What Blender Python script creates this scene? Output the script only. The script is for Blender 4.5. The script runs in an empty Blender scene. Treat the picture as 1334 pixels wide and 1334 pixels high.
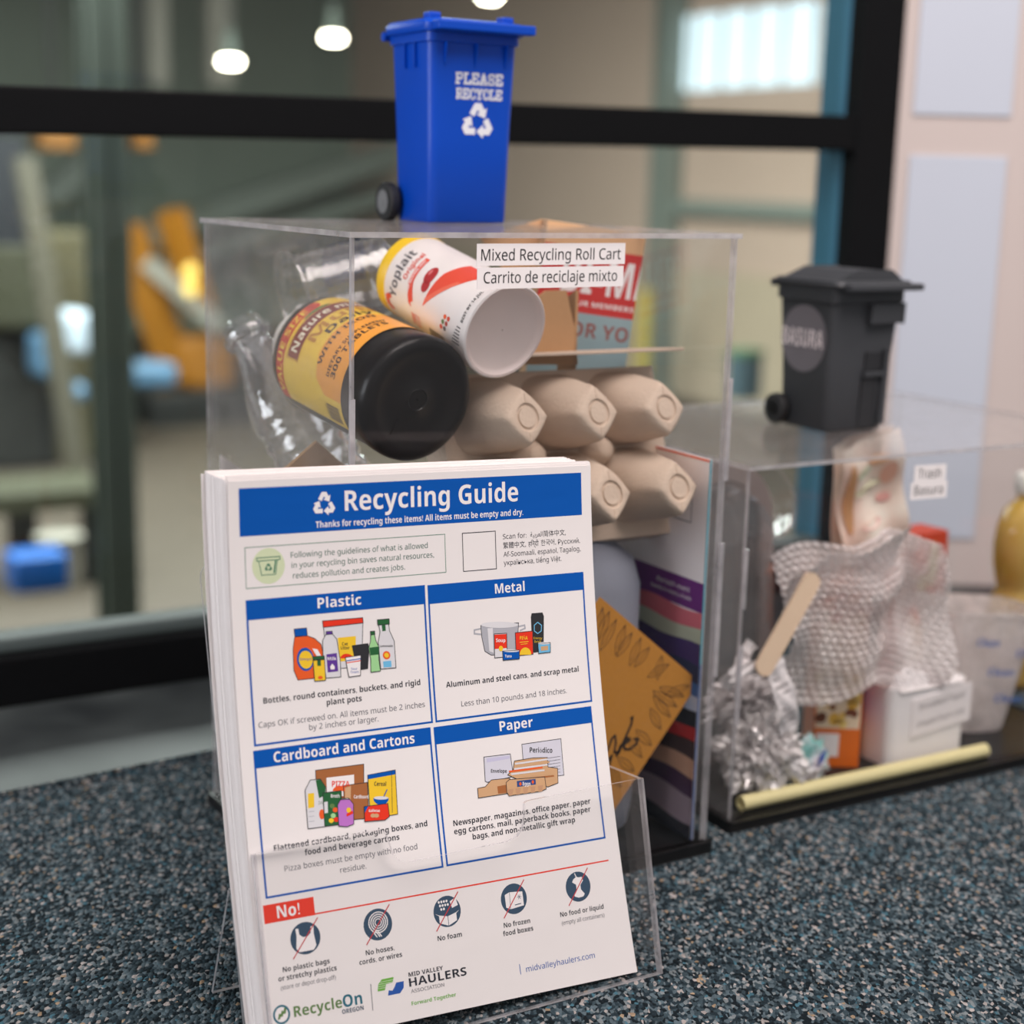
import bpy, bmesh, math, random
from math import sin, cos, pi, radians, sqrt, hypot, atan2
from mathutils import Vector, Matrix, noise
from mathutils.geometry import tessellate_polygon

# ------------------------------------------------------------------ camera, world, light, exposure
sc = bpy.context.scene
COL = sc.collection
sc.view_settings.view_transform = 'Standard'
sc.view_settings.look = 'None'
sc.view_settings.exposure = 0.16
sc.view_settings.gamma = 1.0
sc.view_settings.use_curve_mapping = False
sc.cycles.max_bounces = 14
sc.cycles.transparent_max_bounces = 48
sc.cycles.glossy_bounces = 5
sc.cycles.diffuse_bounces = 4
sc.cycles.caustics_reflective = False
sc.cycles.caustics_refractive = False
sc.cycles.sample_clamp_indirect = 4.0

CAM_H, PITCH, ROLL, FPX = 0.4284, 0.2103, 0.0244, 2022.24
cam = bpy.data.cameras.new('camera')
cam.sensor_fit = 'HORIZONTAL'; cam.sensor_width = 24.0; cam.lens = FPX / 1334 * 24.0
cam.clip_start = 0.02; cam.clip_end = 200
cam.dof.use_dof = True; cam.dof.focus_distance = 0.825; cam.dof.aperture_fstop = 3.1
camo = bpy.data.objects.new('camera', cam); COL.objects.link(camo)
_F = Vector((0, cos(PITCH), -sin(PITCH))); _R0 = Vector((1, 0, 0)); _U0 = _R0.cross(_F)
_R = _R0 * cos(ROLL) + _U0 * sin(ROLL); _U = _U0 * cos(ROLL) - _R0 * sin(ROLL)
camo.matrix_world = Matrix(((_R.x, _U.x, -_F.x, 0), (_R.y, _U.y, -_F.y, 0), (_R.z, _U.z, -_F.z, CAM_H), (0, 0, 0, 1)))
sc.camera = camo

world = bpy.data.worlds.new('world'); sc.world = world; world.use_nodes = True
world.node_tree.nodes['Background'].inputs[0].default_value = (0.93, 0.90, 0.90, 1)
def _world_light():
    """the unseen rest of the room: a soft grey surround, brighter overhead and towards one side"""
    N = world.node_tree.nodes; L = world.node_tree.links
    tc = N.new('ShaderNodeTexCoord'); sx = N.new('ShaderNodeSeparateXYZ'); L.new(tc.outputs['Generated'], sx.inputs[0])
    def mr(o, a, b, c, d):
        m = N.new('ShaderNodeMapRange'); m.inputs[1].default_value = a; m.inputs[2].default_value = b; m.inputs[3].default_value = c; m.inputs[4].default_value = d; L.new(o, m.inputs[0]); return m.outputs[0]
    ad = N.new('ShaderNodeMath'); ad.operation = 'ADD'
    L.new(mr(sx.outputs[2], -.2, .9, .30, .72), ad.inputs[0]); L.new(mr(sx.outputs[0], -.95, .2, .34, 0), ad.inputs[1])
    L.new(ad.outputs[0], N['Background'].inputs[1])
_world_light()

def area_light(name, loc, target, size, power, color, size_y=None):
    l = bpy.data.lights.new(name, 'AREA'); l.energy = power; l.color = color
    l.shape = 'RECTANGLE'; l.size = size; l.size_y = size_y or size
    o = bpy.data.objects.new(name, l); COL.objects.link(o); o.location = loc
    o.rotation_euler = (Vector(target) - Vector(loc)).to_track_quat('-Z', 'Y').to_euler()
    return o
area_light('ceiling_panel_light', (0.65, 0.25, 2.1), (0.2, 0.9, 0.1), 1.5, 46, (1.0, 0.89, 0.85), 1.2)
area_light('added_side_light', (-2.6, -0.3, 0.75), (0.0, 1.0, 0.25), 1.6, 40, (0.90, 0.94, 1.0), 1.0)  # added soft cool light from the left, its source out of view

# ------------------------------------------------------------------ materials
def lin(c):
    r = []
    for x in c[:3]:
        x = x / 255.0
        r.append(x / 12.92 if x <= 0.04045 else ((x + 0.055) / 1.055) ** 2.4)
    return (r[0], r[1], r[2], 1)
MATS = {}
def pm(name, rgb, rough=0.5, metal=0.0, spec=0.5, var=0.06, scale=60, bump=0.0, bscale=200, emit=0, coat=0.0, rgb2=None, sss=0.0, trans=0.0):
    """a procedural principled material: the colour wanders a little with a noise, optional noise bump"""
    if name in MATS: return MATS[name]
    m = bpy.data.materials.new(name); m.use_nodes = True; MATS[name] = m
    nt = m.node_tree; N = nt.nodes; L = nt.links; p = N['Principled BSDF']
    c = lin(rgb)
    p.inputs['Roughness'].default_value = rough; p.inputs['Metallic'].default_value = metal
    p.inputs['Specular IOR Level'].default_value = spec; p.inputs['Coat Weight'].default_value = coat
    tc = N.new('ShaderNodeTexCoord')
    nz = N.new('ShaderNodeTexNoise'); nz.inputs['Scale'].default_value = scale; nz.inputs['Detail'].default_value = 4
    L.new(tc.outputs['Object'], nz.inputs['Vector'])
    mx = N.new('ShaderNodeMix'); mx.data_type = 'RGBA'
    if rgb2: c2 = lin(rgb2); ca = c
    else: c2 = tuple(min(1, x * (1 + var)) for x in c[:3]) + (1,); ca = tuple(x * (1 - var) for x in c[:3]) + (1,)
    mx.inputs['A'].default_value = ca; mx.inputs['B'].default_value = c2
    if rgb2:
        rp = N.new('ShaderNodeValToRGB'); rp.color_ramp.elements[0].position = 0.38; rp.color_ramp.elements[1].position = 0.62
        L.new(nz.outputs[0], rp.inputs[0]); L.new(rp.outputs[0], mx.inputs['Factor'])
    else: L.new(nz.outputs[0], mx.inputs['Factor'])
    L.new(mx.outputs['Result'], p.inputs['Base Color'])
    if emit:
        L.new(mx.outputs['Result'], p.inputs['Emission Color']); p.inputs['Emission Strength'].default_value = emit
    if bump:
        nb = N.new('ShaderNodeTexNoise'); nb.inputs['Scale'].default_value = bscale; nb.inputs['Detail'].default_value = 5
        L.new(tc.outputs['Object'], nb.inputs['Vector'])
        bp = N.new('ShaderNodeBump'); bp.inputs['Strength'].default_value = bump; bp.inputs['Distance'].default_value = 0.001
        L.new(nb.outputs[0], bp.inputs['Height']); L.new(bp.outputs[0], p.inputs['Normal'])
    if trans:   # lets light through (thin plastic, paper)
        out = N['Material Output']; tl = N.new('ShaderNodeBsdfTranslucent'); ms = N.new('ShaderNodeMixShader')
        L.new(mx.outputs['Result'], tl.inputs[0]); ms.inputs[0].default_value = trans
        L.new(p.outputs[0], ms.inputs[1]); L.new(tl.outputs[0], ms.inputs[2]); L.new(ms.outputs[0], out.inputs[0])
    return m

def clear(name, tint=(1, 1, 1), base=0.03, edge=0.75, power=4.0, rough=0.02, haze=0.0, hazecol=(0.8, 0.8, 0.8), bump=0.0, bscale=80):
    """thin clear plastic or glass: see-through, with a sheen that grows at grazing angles; haze mixes in pale diffuse"""
    if name in MATS: return MATS[name]
    m = bpy.data.materials.new(name); m.use_nodes = True; MATS[name] = m
    nt = m.node_tree; N = nt.nodes; L = nt.links; N.remove(N['Principled BSDF']); out = N['Material Output']
    tr = N.new('ShaderNodeBsdfTransparent'); tr.inputs[0].default_value = (*tint, 1)
    gl = N.new('ShaderNodeBsdfGlossy'); gl.inputs['Roughness'].default_value = rough; gl.inputs[0].default_value = (1, 1, 1, 1)
    lw = N.new('ShaderNodeLayerWeight'); lw.inputs[0].default_value = 0.5
    pw = N.new('ShaderNodeMath'); pw.operation = 'POWER'; pw.inputs[1].default_value = power
    ma = N.new('ShaderNodeMath'); ma.operation = 'MULTIPLY_ADD'; ma.inputs[1].default_value = edge; ma.inputs[2].default_value = base
    L.new(lw.outputs['Facing'], pw.inputs[0]); L.new(pw.outputs[0], ma.inputs[0])
    ms = N.new('ShaderNodeMixShader'); L.new(ma.outputs[0], ms.inputs[0]); L.new(gl.outputs[0], ms.inputs[2])
    tc = N.new('ShaderNodeTexCoord')
    if haze:
        df = N.new('ShaderNodeBsdfDiffuse'); df.inputs[0].default_value = (*hazecol, 1)
        tl = N.new('ShaderNodeBsdfTranslucent'); tl.inputs[0].default_value = (*hazecol, 1)
        dm = N.new('ShaderNodeMixShader'); dm.inputs[0].default_value = 0.5; L.new(df.outputs[0], dm.inputs[1]); L.new(tl.outputs[0], dm.inputs[2])
        nz = N.new('ShaderNodeTexNoise'); nz.inputs['Scale'].default_value = 45; nz.inputs['Detail'].default_value = 6
        L.new(tc.outputs['Object'], nz.inputs['Vector'])
        mh = N.new('ShaderNodeMath'); mh.operation = 'MULTIPLY'; mh.inputs[1].default_value = haze * 2
        L.new(nz.outputs[0], mh.inputs[0])
        m2 = N.new('ShaderNodeMixShader'); L.new(mh.outputs[0], m2.inputs[0]); L.new(tr.outputs[0], m2.inputs[1]); L.new(dm.outputs[0], m2.inputs[2])
        L.new(m2.outputs[0], ms.inputs[1])
    else: L.new(tr.outputs[0], ms.inputs[1])
    if bump:
        nb = N.new('ShaderNodeTexNoise'); nb.inputs['Scale'].default_value = bscale; nb.inputs['Detail'].default_value = 3
        L.new(tc.outputs['Object'], nb.inputs['Vector'])
        bp = N.new('ShaderNodeBump'); bp.inputs['Strength'].default_value = bump; bp.inputs['Distance'].default_value = 0.002
        L.new(nb.outputs[0], bp.inputs['Height']); L.new(bp.outputs[0], gl.inputs['Normal'])
    L.new(ms.outputs[0], out.inputs[0])
    return m

# ------------------------------------------------------------------ mesh building
class MB:
    def __init__(s): s.v = []; s.f = []; s.mi = []; s.mats = []
    def mat(s, m):
        if m not in s.mats: s.mats.append(m)
        return s.mats.index(m)
    def add(s, vs, fs, m):
        k = len(s.v); i = s.mat(m); s.v += [tuple(x) for x in vs]
        for f in fs: s.f.append(tuple(a + k for a in f)); s.mi.append(i)
        return s
    def box(s, a, b, m, M=None, edge=None):
        """box from corner a to corner b; edge = a second material for the four narrow sides"""
        x0, y0, z0 = a; x1, y1, z1 = b
        vs = [Vector(q) for q in ((x0,y0,z0),(x1,y0,z0),(x1,y1,z0),(x0,y1,z0),(x0,y0,z1),(x1,y0,z1),(x1,y1,z1),(x0,y1,z1))]
        if M is not None: vs = [M @ q for q in vs]
        fs = [(0,3,2,1),(4,5,6,7),(0,1,5,4),(2,3,7,6),(1,2,6,5),(3,0,4,7)]
        if edge is None: return s.add(vs, fs, m)
        th = [abs(z1-z0), abs(y1-y0), abs(x1-x0)]; k = th.index(min(th))
        s.add(vs, [fs[2*k], fs[2*k+1]], m)
        return s.add(vs, [f for i, f in enumerate(fs) if i // 2 != k], edge)
    def prism(s, pts, d0, d1, m, axis='y', M=None, edge=None):
        """extrude a polygon (list of 2D points) along an axis from d0 to d1"""
        n = len(pts)
        mk = {'y': lambda p, d: Vector((p[0], d, p[1])), 'z': lambda p, d: Vector((p[0], p[1], d)), 'x': lambda p, d: Vector((d, p[0], p[1]))}[axis]
        vs = [mk(p, d0) for p in pts] + [mk(p, d1) for p in pts]
        if M is not None: vs = [M @ q for q in vs]
        tri = tessellate_polygon([[Vector((p[0], p[1], 0)) for p in pts]])
        s.add(vs, [tuple(t) for t in tri] + [tuple(n + a for a in reversed(t)) for t in tri], m)
        return s.add(vs, [(i, (i+1) % n, n+(i+1) % n, n+i) for i in range(n)], edge or m)
    def lathe(s, prof, m, n=48, M=None, cap0=True, cap1=True):
        """profile [(r, z)] turned about z"""
        vs = []; fs = []
        for r, z in prof:
            for k in range(n):
                a = 2*pi*k/n; vs.append(Vector((r*cos(a), r*sin(a), z)))
        for i in range(len(prof)-1):
            for k in range(n):
                fs.append((i*n+k, i*n+(k+1) % n, (i+1)*n+(k+1) % n, (i+1)*n+k))
        if cap0: fs.append(tuple(range(n-1, -1, -1)))
        if cap1: fs.append(tuple((len(prof)-1)*n+k for k in range(n)))
        if M is not None: vs = [M @ q for q in vs]
        return s.add(vs, fs, m)
    def tube(s, path, r, m, n=10, M=None, cap=True):
        path = [Vector(p) for p in path]; vs = []; fs = []
        up = Vector((0.123, 0.237, 0.96)).normalized()
        for i, p in enumerate(path):
            t = (path[min(i+1, len(path)-1)] - path[max(i-1, 0)]).normalized()
            a = t.cross(up).normalized(); b = a.cross(t); rr = r[i] if isinstance(r, (list, tuple)) else r
            for k in range(n): vs.append(p + a*rr*cos(2*pi*k/n) + b*rr*sin(2*pi*k/n))
        for i in range(len(path)-1):
            for k in range(n): fs.append((i*n+k, i*n+(k+1) % n, (i+1)*n+(k+1) % n, (i+1)*n+k))
        if cap: fs.append(tuple(range(n-1, -1, -1))); fs.append(tuple((len(path)-1)*n+k for k in range(n)))
        if M is not None: vs = [M @ q for q in vs]
        return s.add(vs, fs, m)
    def grid(s, fn, nu, nv, m, closed=False):
        vs = [Vector(fn(i/nu, j/nv)) for j in range(nv+1) for i in range(nu+1)]
        return s.add(vs, [(j*(nu+1)+i, j*(nu+1)+i+1, (j+1)*(nu+1)+i+1, (j+1)*(nu+1)+i) for j in range(nv) for i in range(nu)], m)
    def loft(s, rings, m, cap0=True, cap1=True, M=None):
        n = len(rings[0]); vs = [Vector(p) for r in rings for p in r]
        if M is not None: vs = [M @ q for q in vs]
        fs = [(i*n+k, i*n+(k+1) % n, (i+1)*n+(k+1) % n, (i+1)*n+k) for i in range(len(rings)-1) for k in range(n)]
        if cap0: fs.append(tuple(range(n-1, -1, -1)))
        if cap1: fs.append(tuple((len(rings)-1)*n+k for k in range(n)))
        return s.add(vs, fs, m)
    def build(s, name, parent=None, bevel=0, seg=2, smooth=None, label=None):
        me = bpy.data.meshes.new(name); me.from_pydata(s.v, [], s.f); me.update()
        for m in s.mats: me.materials.append(m)
        me.polygons.foreach_set('material_index', s.mi)
        bm = bmesh.new(); bm.from_mesh(me)
        if bevel:
            bmesh.ops.remove_doubles(bm, verts=bm.verts, dist=1e-6)
            es = [e for e in bm.edges if len(e.link_faces) == 2 and e.calc_face_angle(0) > 0.6]
            bmesh.ops.bevel(bm, geom=es, offset=bevel, segments=seg, affect='EDGES', profile=0.6)
        if smooth is not False: bmesh.ops.recalc_face_normals(bm, faces=bm.faces)
        bm.to_mesh(me); bm.free()
        if smooth:
            me.polygons.foreach_set('use_smooth', [True]*len(me.polygons)); me.set_sharp_from_angle(angle=radians(smooth))
        o = bpy.data.objects.new(name, me); COL.objects.link(o)
        if parent: o.parent = parent
        if label: o['label'] = label
        return o

def tag(o, label=None, cat=None, group=None, kind=None):
    if label: o['label'] = label
    if cat: o['category'] = cat
    if group: o['group'] = group
    if kind: o['kind'] = kind
    return o
def thing(name, label, cat, M=None, group=None):
    o = bpy.data.objects.new(name, None); o.empty_display_size = 0.02; COL.objects.link(o)
    if M is not None: o.matrix_world = M
    return tag(o, label, cat, group)
def structure(o): o['kind'] = 'structure'; return o
def frame(x, y, yaw): return Matrix.Translation((x, y, 0)) @ Matrix.Rotation(yaw, 4, 'Z')
FA = frame(-0.0872, 0.8222, 0.5399)      # the mixed-recycling case: x along its front, y to its back
FB = frame(0.1531, 0.9873, 0.5217)       # the trash case
def T(x, y, z): return Matrix.Translation((x, y, z))
def RX(a): return Matrix.Rotation(a, 4, 'X')
def RY(a): return Matrix.Rotation(a, 4, 'Y')
def RZ(a): return Matrix.Rotation(a, 4, 'Z')
def axis(near, far, F):
    """frame with z from near to far, y as upright as it can be"""
    a = Vector(near); z = (Vector(far) - a).normalized(); up = Vector((0, 0, 1)); y = (up - z*up.dot(z)).normalized(); x = y.cross(z)
    M = Matrix(((x.x, y.x, z.x, a.x), (x.y, y.y, z.y, a.y), (x.z, y.z, z.z, a.z), (0, 0, 0, 1)))
    return F @ M
def rrect(w, d, r, n=5, cx=0, cy=0):
    pts = []
    for sx, sy, a0 in ((1, -1, -90), (1, 1, 0), (-1, 1, 90), (-1, -1, 180)):
        for k in range(n+1):
            a = radians(a0 + 90*k/n); pts.append((cx + sx*(w/2-r) + r*cos(a), cy + sy*(d/2-r) + r*sin(a)))
    return pts

# ------------------------------------------------------------------ printing: flat shapes and lettering laid on a surface
_TC = {}
def sans(s, bold):
    """plain letters as upright sans-serif ones, regular or bold"""
    o = ''
    for c in s:
        if 'A' <= c <= 'Z': o += chr((0x1D5D4 if bold else 0x1D5A0)+ord(c)-65)
        elif 'a' <= c <= 'z': o += chr((0x1D5EE if bold else 0x1D5BA)+ord(c)-97)
        elif '0' <= c <= '9': o += chr((0x1D7EC if bold else 0x1D7E2)+ord(c)-48)
        else: o += c
    return o
def glyphs(s, bold=0.0):
    s = sans(s, bold >= .006); bold = 0.0; k = (s, bold)
    if k not in _TC:
        c = bpy.data.curves.new('lettering', 'FONT'); c.body = s; c.size = 1; c.resolution_u = 2; c.offset = bold
        o = bpy.data.objects.new('lettering', c); COL.objects.link(o)
        ev = o.evaluated_get(bpy.context.evaluated_depsgraph_get()); me = ev.to_mesh()
        _TC[k] = ([(v.co.x, v.co.y) for v in me.vertices], [tuple(p.vertices) for p in me.polygons])
        ev.to_mesh_clear(); bpy.data.objects.remove(o); bpy.data.curves.remove(c)
    return _TC[k]
class Canvas:
    """2D print; y grows DOWN when down=True. Everything is mapped by fn(u, v, height)"""
    def __init__(s, down=True, aff=None): s.it = []; s.down = down; s.aff = aff
    def q(s, p): return s.aff(*p) if s.aff else p
    def poly(s, pts, m, L=1):
        pts = [s.q(p) for p in pts]
        s.it.append((pts, [tuple(t) for t in tessellate_polygon([[Vector((p[0], p[1], 0)) for p in pts]])], m, L, True)); return s
    def rect(s, u0, v0, u1, v1, m, L=1): return s.poly([(u0, v0), (u1, v0), (u1, v1), (u0, v1)], m, L)
    def ell(s, cx, cy, rx, ry, m, L=1, n=28, a0=0, a1=360):
        return s.poly([(cx + rx*cos(radians(a0+(a1-a0)*k/n)), cy + ry*sin(radians(a0+(a1-a0)*k/n))) for k in range(n + (a1-a0 < 360))], m, L)
    def stroke(s, pts, w, m, L=2, closed=False):
        P = [Vector(s.q(p)) for p in pts]; n = len(P)
        if closed: P = P + [P[0]]
        for i in range(len(P)-1):
            d = P[i+1]-P[i]
            if d.length < 1e-9: continue
            d.normalize(); a = Vector((-d.y, d.x))*w/2; e = d*w*0.35
            s.it.append(([P[i]-e+a, P[i]-e-a, P[i+1]+e-a, P[i+1]+e+a], [(0, 1, 2, 3)], m, L, True))
        return s
    def frame(s, u0, v0, u1, v1, w, m, L=2):
        s.rect(u0, v0, u1, v0+w, m, L); s.rect(u0, v1-w, u1, v1, m, L); s.rect(u0, v0+w, u0+w, v1-w, m, L); return s.rect(u1-w, v0+w, u1, v1-w, m, L)
    def shape(s, pts, fill, line, w=0.012, L=1): s.poly(pts, fill, L); return s.stroke(pts, w, line, L+1, True)
    def text(s, t, u0, u1, v, cap, m, L=3, bold=0.0, rot=0, center=None):
        """fit the text between u0 and u1 on the baseline v with the given capital height; rot in degrees about (u0, v)"""
        V, Fc = glyphs(t, bold)
        if not V: return s
        x0 = min(p[0] for p in V); x1 = max(p[0] for p in V); k = cap/0.714; kx = (u1-u0)/max(1e-6, x1-x0); sg = -1 if s.down else 1
        c, n = cos(radians(rot)), sin(radians(rot)); out = []
        for x, y in V:
            a = (x-x0)*kx; b = y*k
            out.append(s.q((u0 + a*c - b*n*1, v + sg*(a*n + b*c))))
        s.it.append((out, Fc, m, L, False)); return s
    def emit(s, mb, fn, lift=0.00006, su=None, sv=None):
        """write the print into a mesh; long faces are cut every su / sv so that they follow a curved surface"""
        for pts, fs, m, L, cut in s.it:
            if cut and (su or sv):
                bm = bmesh.new(); vs = [bm.verts.new((p[0], p[1], 0)) for p in pts]
                for f in fs:
                    try: bm.faces.new([vs[i] for i in f])
                    except ValueError: pass
                for st, k in ((su, 0), (sv, 1)):
                    if not st: continue
                    lo = min(p[k] for p in pts); hi = max(p[k] for p in pts); x = (math.floor(lo/st)+1)*st
                    while x < hi - 1e-9:
                        no = (1, 0, 0) if k == 0 else (0, 1, 0)
                        bmesh.ops.bisect_plane(bm, geom=bm.verts[:]+bm.edges[:]+bm.faces[:], plane_co=(x, x, 0), plane_no=no); x += st
                bm.verts.index_update()
                P = [(v.co.x, v.co.y) for v in bm.verts]; FF = [tuple(v.index for v in f.verts) for f in bm.faces]; bm.free()
            else: P, FF = pts, fs
            vv = [Vector(fn(p[0], p[1], L*lift)) for p in P]
            mb.add(vv, FF, m)
        return mb
def recycle(cv, cx, cy, r, m, L=3, flip=1):
    """three chasing arrows"""
    n1, t1, n2, t2 = (-.866, .5), (.5, .866), (.866, .5), (.5, -.866)
    Lp = lambda d, a: (n1[0]*d + t1[0]*a, n1[1]*d + t1[1]*a); Rp = lambda d, a: (n2[0]*d + t2[0]*a, n2[1]*d + t2[1]*a)
    arm = [Lp(.62, .12), Lp(.62, .70), Rp(.62, -.70), Rp(.62, -.34), Rp(.80, -.34), Rp(.46, .05), Rp(.12, -.34), Rp(.30, -.34), (0, .60), Lp(.30, .12)]
    for k in range(3):
        a = radians(120*k); c, s_ = cos(a), sin(a)
        cv.poly([(cx + r*(x*c - y*s_), cy + flip*r*(x*s_ + y*c)) for x, y in arm], m, L)

# ------------------------------------------------------------------ palette
ACR = clear('acrylic', (0.985, 0.985, 0.985), 0.02, 0.55, 4.0, 0.015)
ACRS = clear('dusty_acrylic', (0.96, 0.96, 0.96), 0.03, 0.5, 5.0, 0.08, haze=0.17, hazecol=(0.80, 0.74, 0.73))
ACRD = clear('side_acrylic', (.97, .97, .97), .02, .55, 4.0, .02, haze=.10, hazecol=(.80, .76, .75))  # haze lays a pale veil over one side panel of each case
ACE = clear('acrylic_edge', (0.86, 0.86, 0.88), 0.15, 0.5, 3.0, 0.10, haze=0.48, hazecol=(0.90, 0.86, 0.88))
PANE = clear('window_glass', (0.88, 0.92, 0.905), 0.02, 0.6, 4.5, 0.01)
PETC = clear('clear_bottle_plastic', (0.95, 0.95, 0.96), 0.13, 0.9, 2.0, 0.04, haze=0.06, bump=0.6, bscale=70)
BLACK = pm('black_plastic', (20, 20, 21), 0.35, spec=.35, var=0.1)
FRAME = pm('black_window_frame', (11, 12, 14), 0.55, spec=.12, var=0.1)
PAPER = pm('white_paper', (238, 232, 231), 0.75, spec=0.2, var=0.012)
EDGES = pm('paper_edges', (236, 228, 226), 0.85, spec=0.1, var=0.03, scale=300)
INK = pm('black_ink', (42, 44, 54), 0.7, spec=0.2)
WHITE = pm('white_ink', (243, 237, 237), 0.7, spec=0.2, var=0.01)
PBLUE = pm('print_blue', (6, 86, 176), 0.6, spec=0.15, var=0.03)
KRAFT = pm('kraft_board', (186, 146, 106), 0.85, spec=0.15, var=0.06, bump=0.2)
PULP = pm('moulded_pulp', (204, 184, 166), 0.92, spec=0.08, var=0.07, scale=120, bump=0.5, bscale=500)

# ------------------------------------------------------------------ the room: counter, ledge, window, wall
def ray(px, py):
    return Vector((0, 0, CAM_H)), (_F + _R*((px-667)/FPX) - _U*((py-667)/FPX))
def at(px, py, d, F=FA, k=1):
    """point (in frame F) seen at a pixel of the photo on the plane where local coordinate k equals d"""
    o, r = ray(px, py); Fi = F.inverted(); o = Fi @ o; r = Fi.to_3x3() @ r
    return o + r*((d - o[k])/r[k])

def carpet_material():
    m = bpy.data.materials.new('speckled_carpet'); m.use_nodes = True; N = m.node_tree.nodes; L = m.node_tree.links; p = N['Principled BSDF']
    tc = N.new('ShaderNodeTexCoord'); mp = N.new('ShaderNodeMapping'); mp.inputs['Rotation'].default_value = (0, 0, 0.12); mp.inputs['Scale'].default_value = (1, 0.62, 1)
    L.new(tc.outputs['Object'], mp.inputs[0])
    vo = N.new('ShaderNodeTexVoronoi'); vo.inputs['Scale'].default_value = 560; L.new(mp.outputs[0], vo.inputs['Vector'])
    sp = N.new('ShaderNodeSeparateColor'); L.new(vo.outputs['Color'], sp.inputs[0])
    rp = N.new('ShaderNodeValToRGB'); cr = rp.color_ramp; cr.interpolation = 'CONSTANT'
    cols = [(0, (20, 28, 33)), (.22, (35, 47, 54)), (.44, (54, 68, 75)), (.64, (80, 94, 101)), (.80, (112, 119, 122)), (.91, (152, 145, 142)), (.96, (64, 100, 114)), (.985, (146, 126, 104))]
    cr.elements[0].color = lin(cols[0][1]); cr.elements[1].position = cols[1][0]; cr.elements[1].color = lin(cols[1][1])
    for q, c in cols[2:]:
        e = cr.elements.new(q); e.color = lin(c)
    L.new(sp.outputs[0], rp.inputs[0])
    nz = N.new('ShaderNodeTexNoise'); nz.inputs['Scale'].default_value = 90; nz.inputs['Detail'].default_value = 3; L.new(tc.outputs['Object'], nz.inputs['Vector'])
    mr = N.new('ShaderNodeMapRange'); mr.inputs[1].default_value = .3; mr.inputs[2].default_value = .7; mr.inputs[3].default_value = .72; mr.inputs[4].default_value = 1.25; L.new(nz.outputs[0], mr.inputs[0])
    mx = N.new('ShaderNodeMix'); mx.data_type = 'RGBA'; mx.blend_type = 'MULTIPLY'; mx.inputs['Factor'].default_value = 1
    L.new(rp.outputs[0], mx.inputs['A']); L.new(mr.outputs[0], mx.inputs['B']); L.new(mx.outputs['Result'], p.inputs['Base Color'])
    p.inputs['Roughness'].default_value = 0.95; p.inputs['Specular IOR Level'].default_value = 0.1
    bp = N.new('ShaderNodeBump'); bp.inputs['Strength'].default_value = 0.8; bp.inputs['Distance'].default_value = 0.0016; bp.invert = True
    L.new(vo.outputs['Distance'], bp.inputs['Height']); L.new(bp.outputs[0], p.inputs['Normal'])
    return m
CARPET = carpet_material()
mb = MB(); mb.prism([(-1.1, .1), (1.6, .1), (1.6, 1.7086), (.63, 1.7086), (-1.1, .482)], -0.04, 0, CARPET, 'z')
tag(mb.build('display_counter', bevel=0.004), 'display counter covered in speckled blue grey carpet', 'counter')
SLATE = pm('dark_stone_ledge', (40, 44, 46), 0.42, scale=5, rgb2=(80, 86, 86), spec=0.35)
mb = MB(); mb.prism([(-1.1, .482), (.63, 1.7086), (.42, 1.80), (-1.25, .79)], -0.05, -0.008, SLATE, 'z')
structure(mb.build('trim_1', label='smooth dark grey stone sill between carpet and window'))

win = bpy.data.objects.new('window_1', None); COL.objects.link(win); win.matrix_world = FA; structure(win)
BLUEF = pm('blue_frame_reflection', (70, 128, 156), 0.45, var=0.05); GREYB = pm('glazing_bead_grey', (78, 88, 88), 0.5)  # the reveal's blue is reflected outdoor light put into its colour
mb = MB(); M = T(.4, 0, .4795) @ RY(-0.0145) @ T(-.4, 0, -.4795)
mb.box((-.9, .51, .4615), (.87, .556, .4975), FRAME, M); mb.build('transom', win, bevel=.002)
mb = MB(); mb.box((-.9, .508, -.008), (.87, .556, .034), FRAME); mb.build('bottom_rail', win, bevel=.002)
mb = MB(); mb.box((-.9, .524, .034), (.82, .556, .046), GREYB); mb.build('glazing_bead', win, bevel=.003)
mb = MB(); mb.box((.8176, .508, -.008), (.875, .53, 1.1), FRAME); mb.build('jamb', win, bevel=.002)
mb = MB(); mb.box((.8190, .53, -.008), (.875, .57, 1.1), BLUEF); mb.build('jamb_reveal', win, label='inner side of the window jamb, coloured blue as reflected daylight')
mb = MB(); mb.box((-.9, .508, 1.06), (.875, .556, 1.1), FRAME); mb.build('top_rail', win)
mb = MB(); mb.box((-.9, .538, .04), (.82, .544, .47), PANE); mb.build('pane', win)
mb = MB(); mb.box((-.9, .538, .49), (.82, .544, 1.07), PANE); mb.build('pane', win)

WALL = pm('warm_white_wall', (202, 188, 183), 0.8, var=0.02, scale=8, bump=0.1)
BOARD = pm('cool_white_board', (195, 200, 212), 0.55, var=0.02, scale=6)
mb = MB(); mb.box((.385, 1.709, -.05), (1.7, 1.77, 1.5), WALL); structure(mb.build('wall_right'))
def board(z0, z1, label):
    mb = MB(); mb.box((.4165, 1.7065, z0), (.5210, 1.709, z1), BOARD); o = mb.build('wall_board', bevel=.0008)
    return tag(o, label, 'board', 'cool white boards on the wall')
board(.5075, 1.2, 'cool white board on the wall above the warm band')
board(.046, .4655, 'cool white board on the wall below the warm band, beside the toy trash cart')

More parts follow.
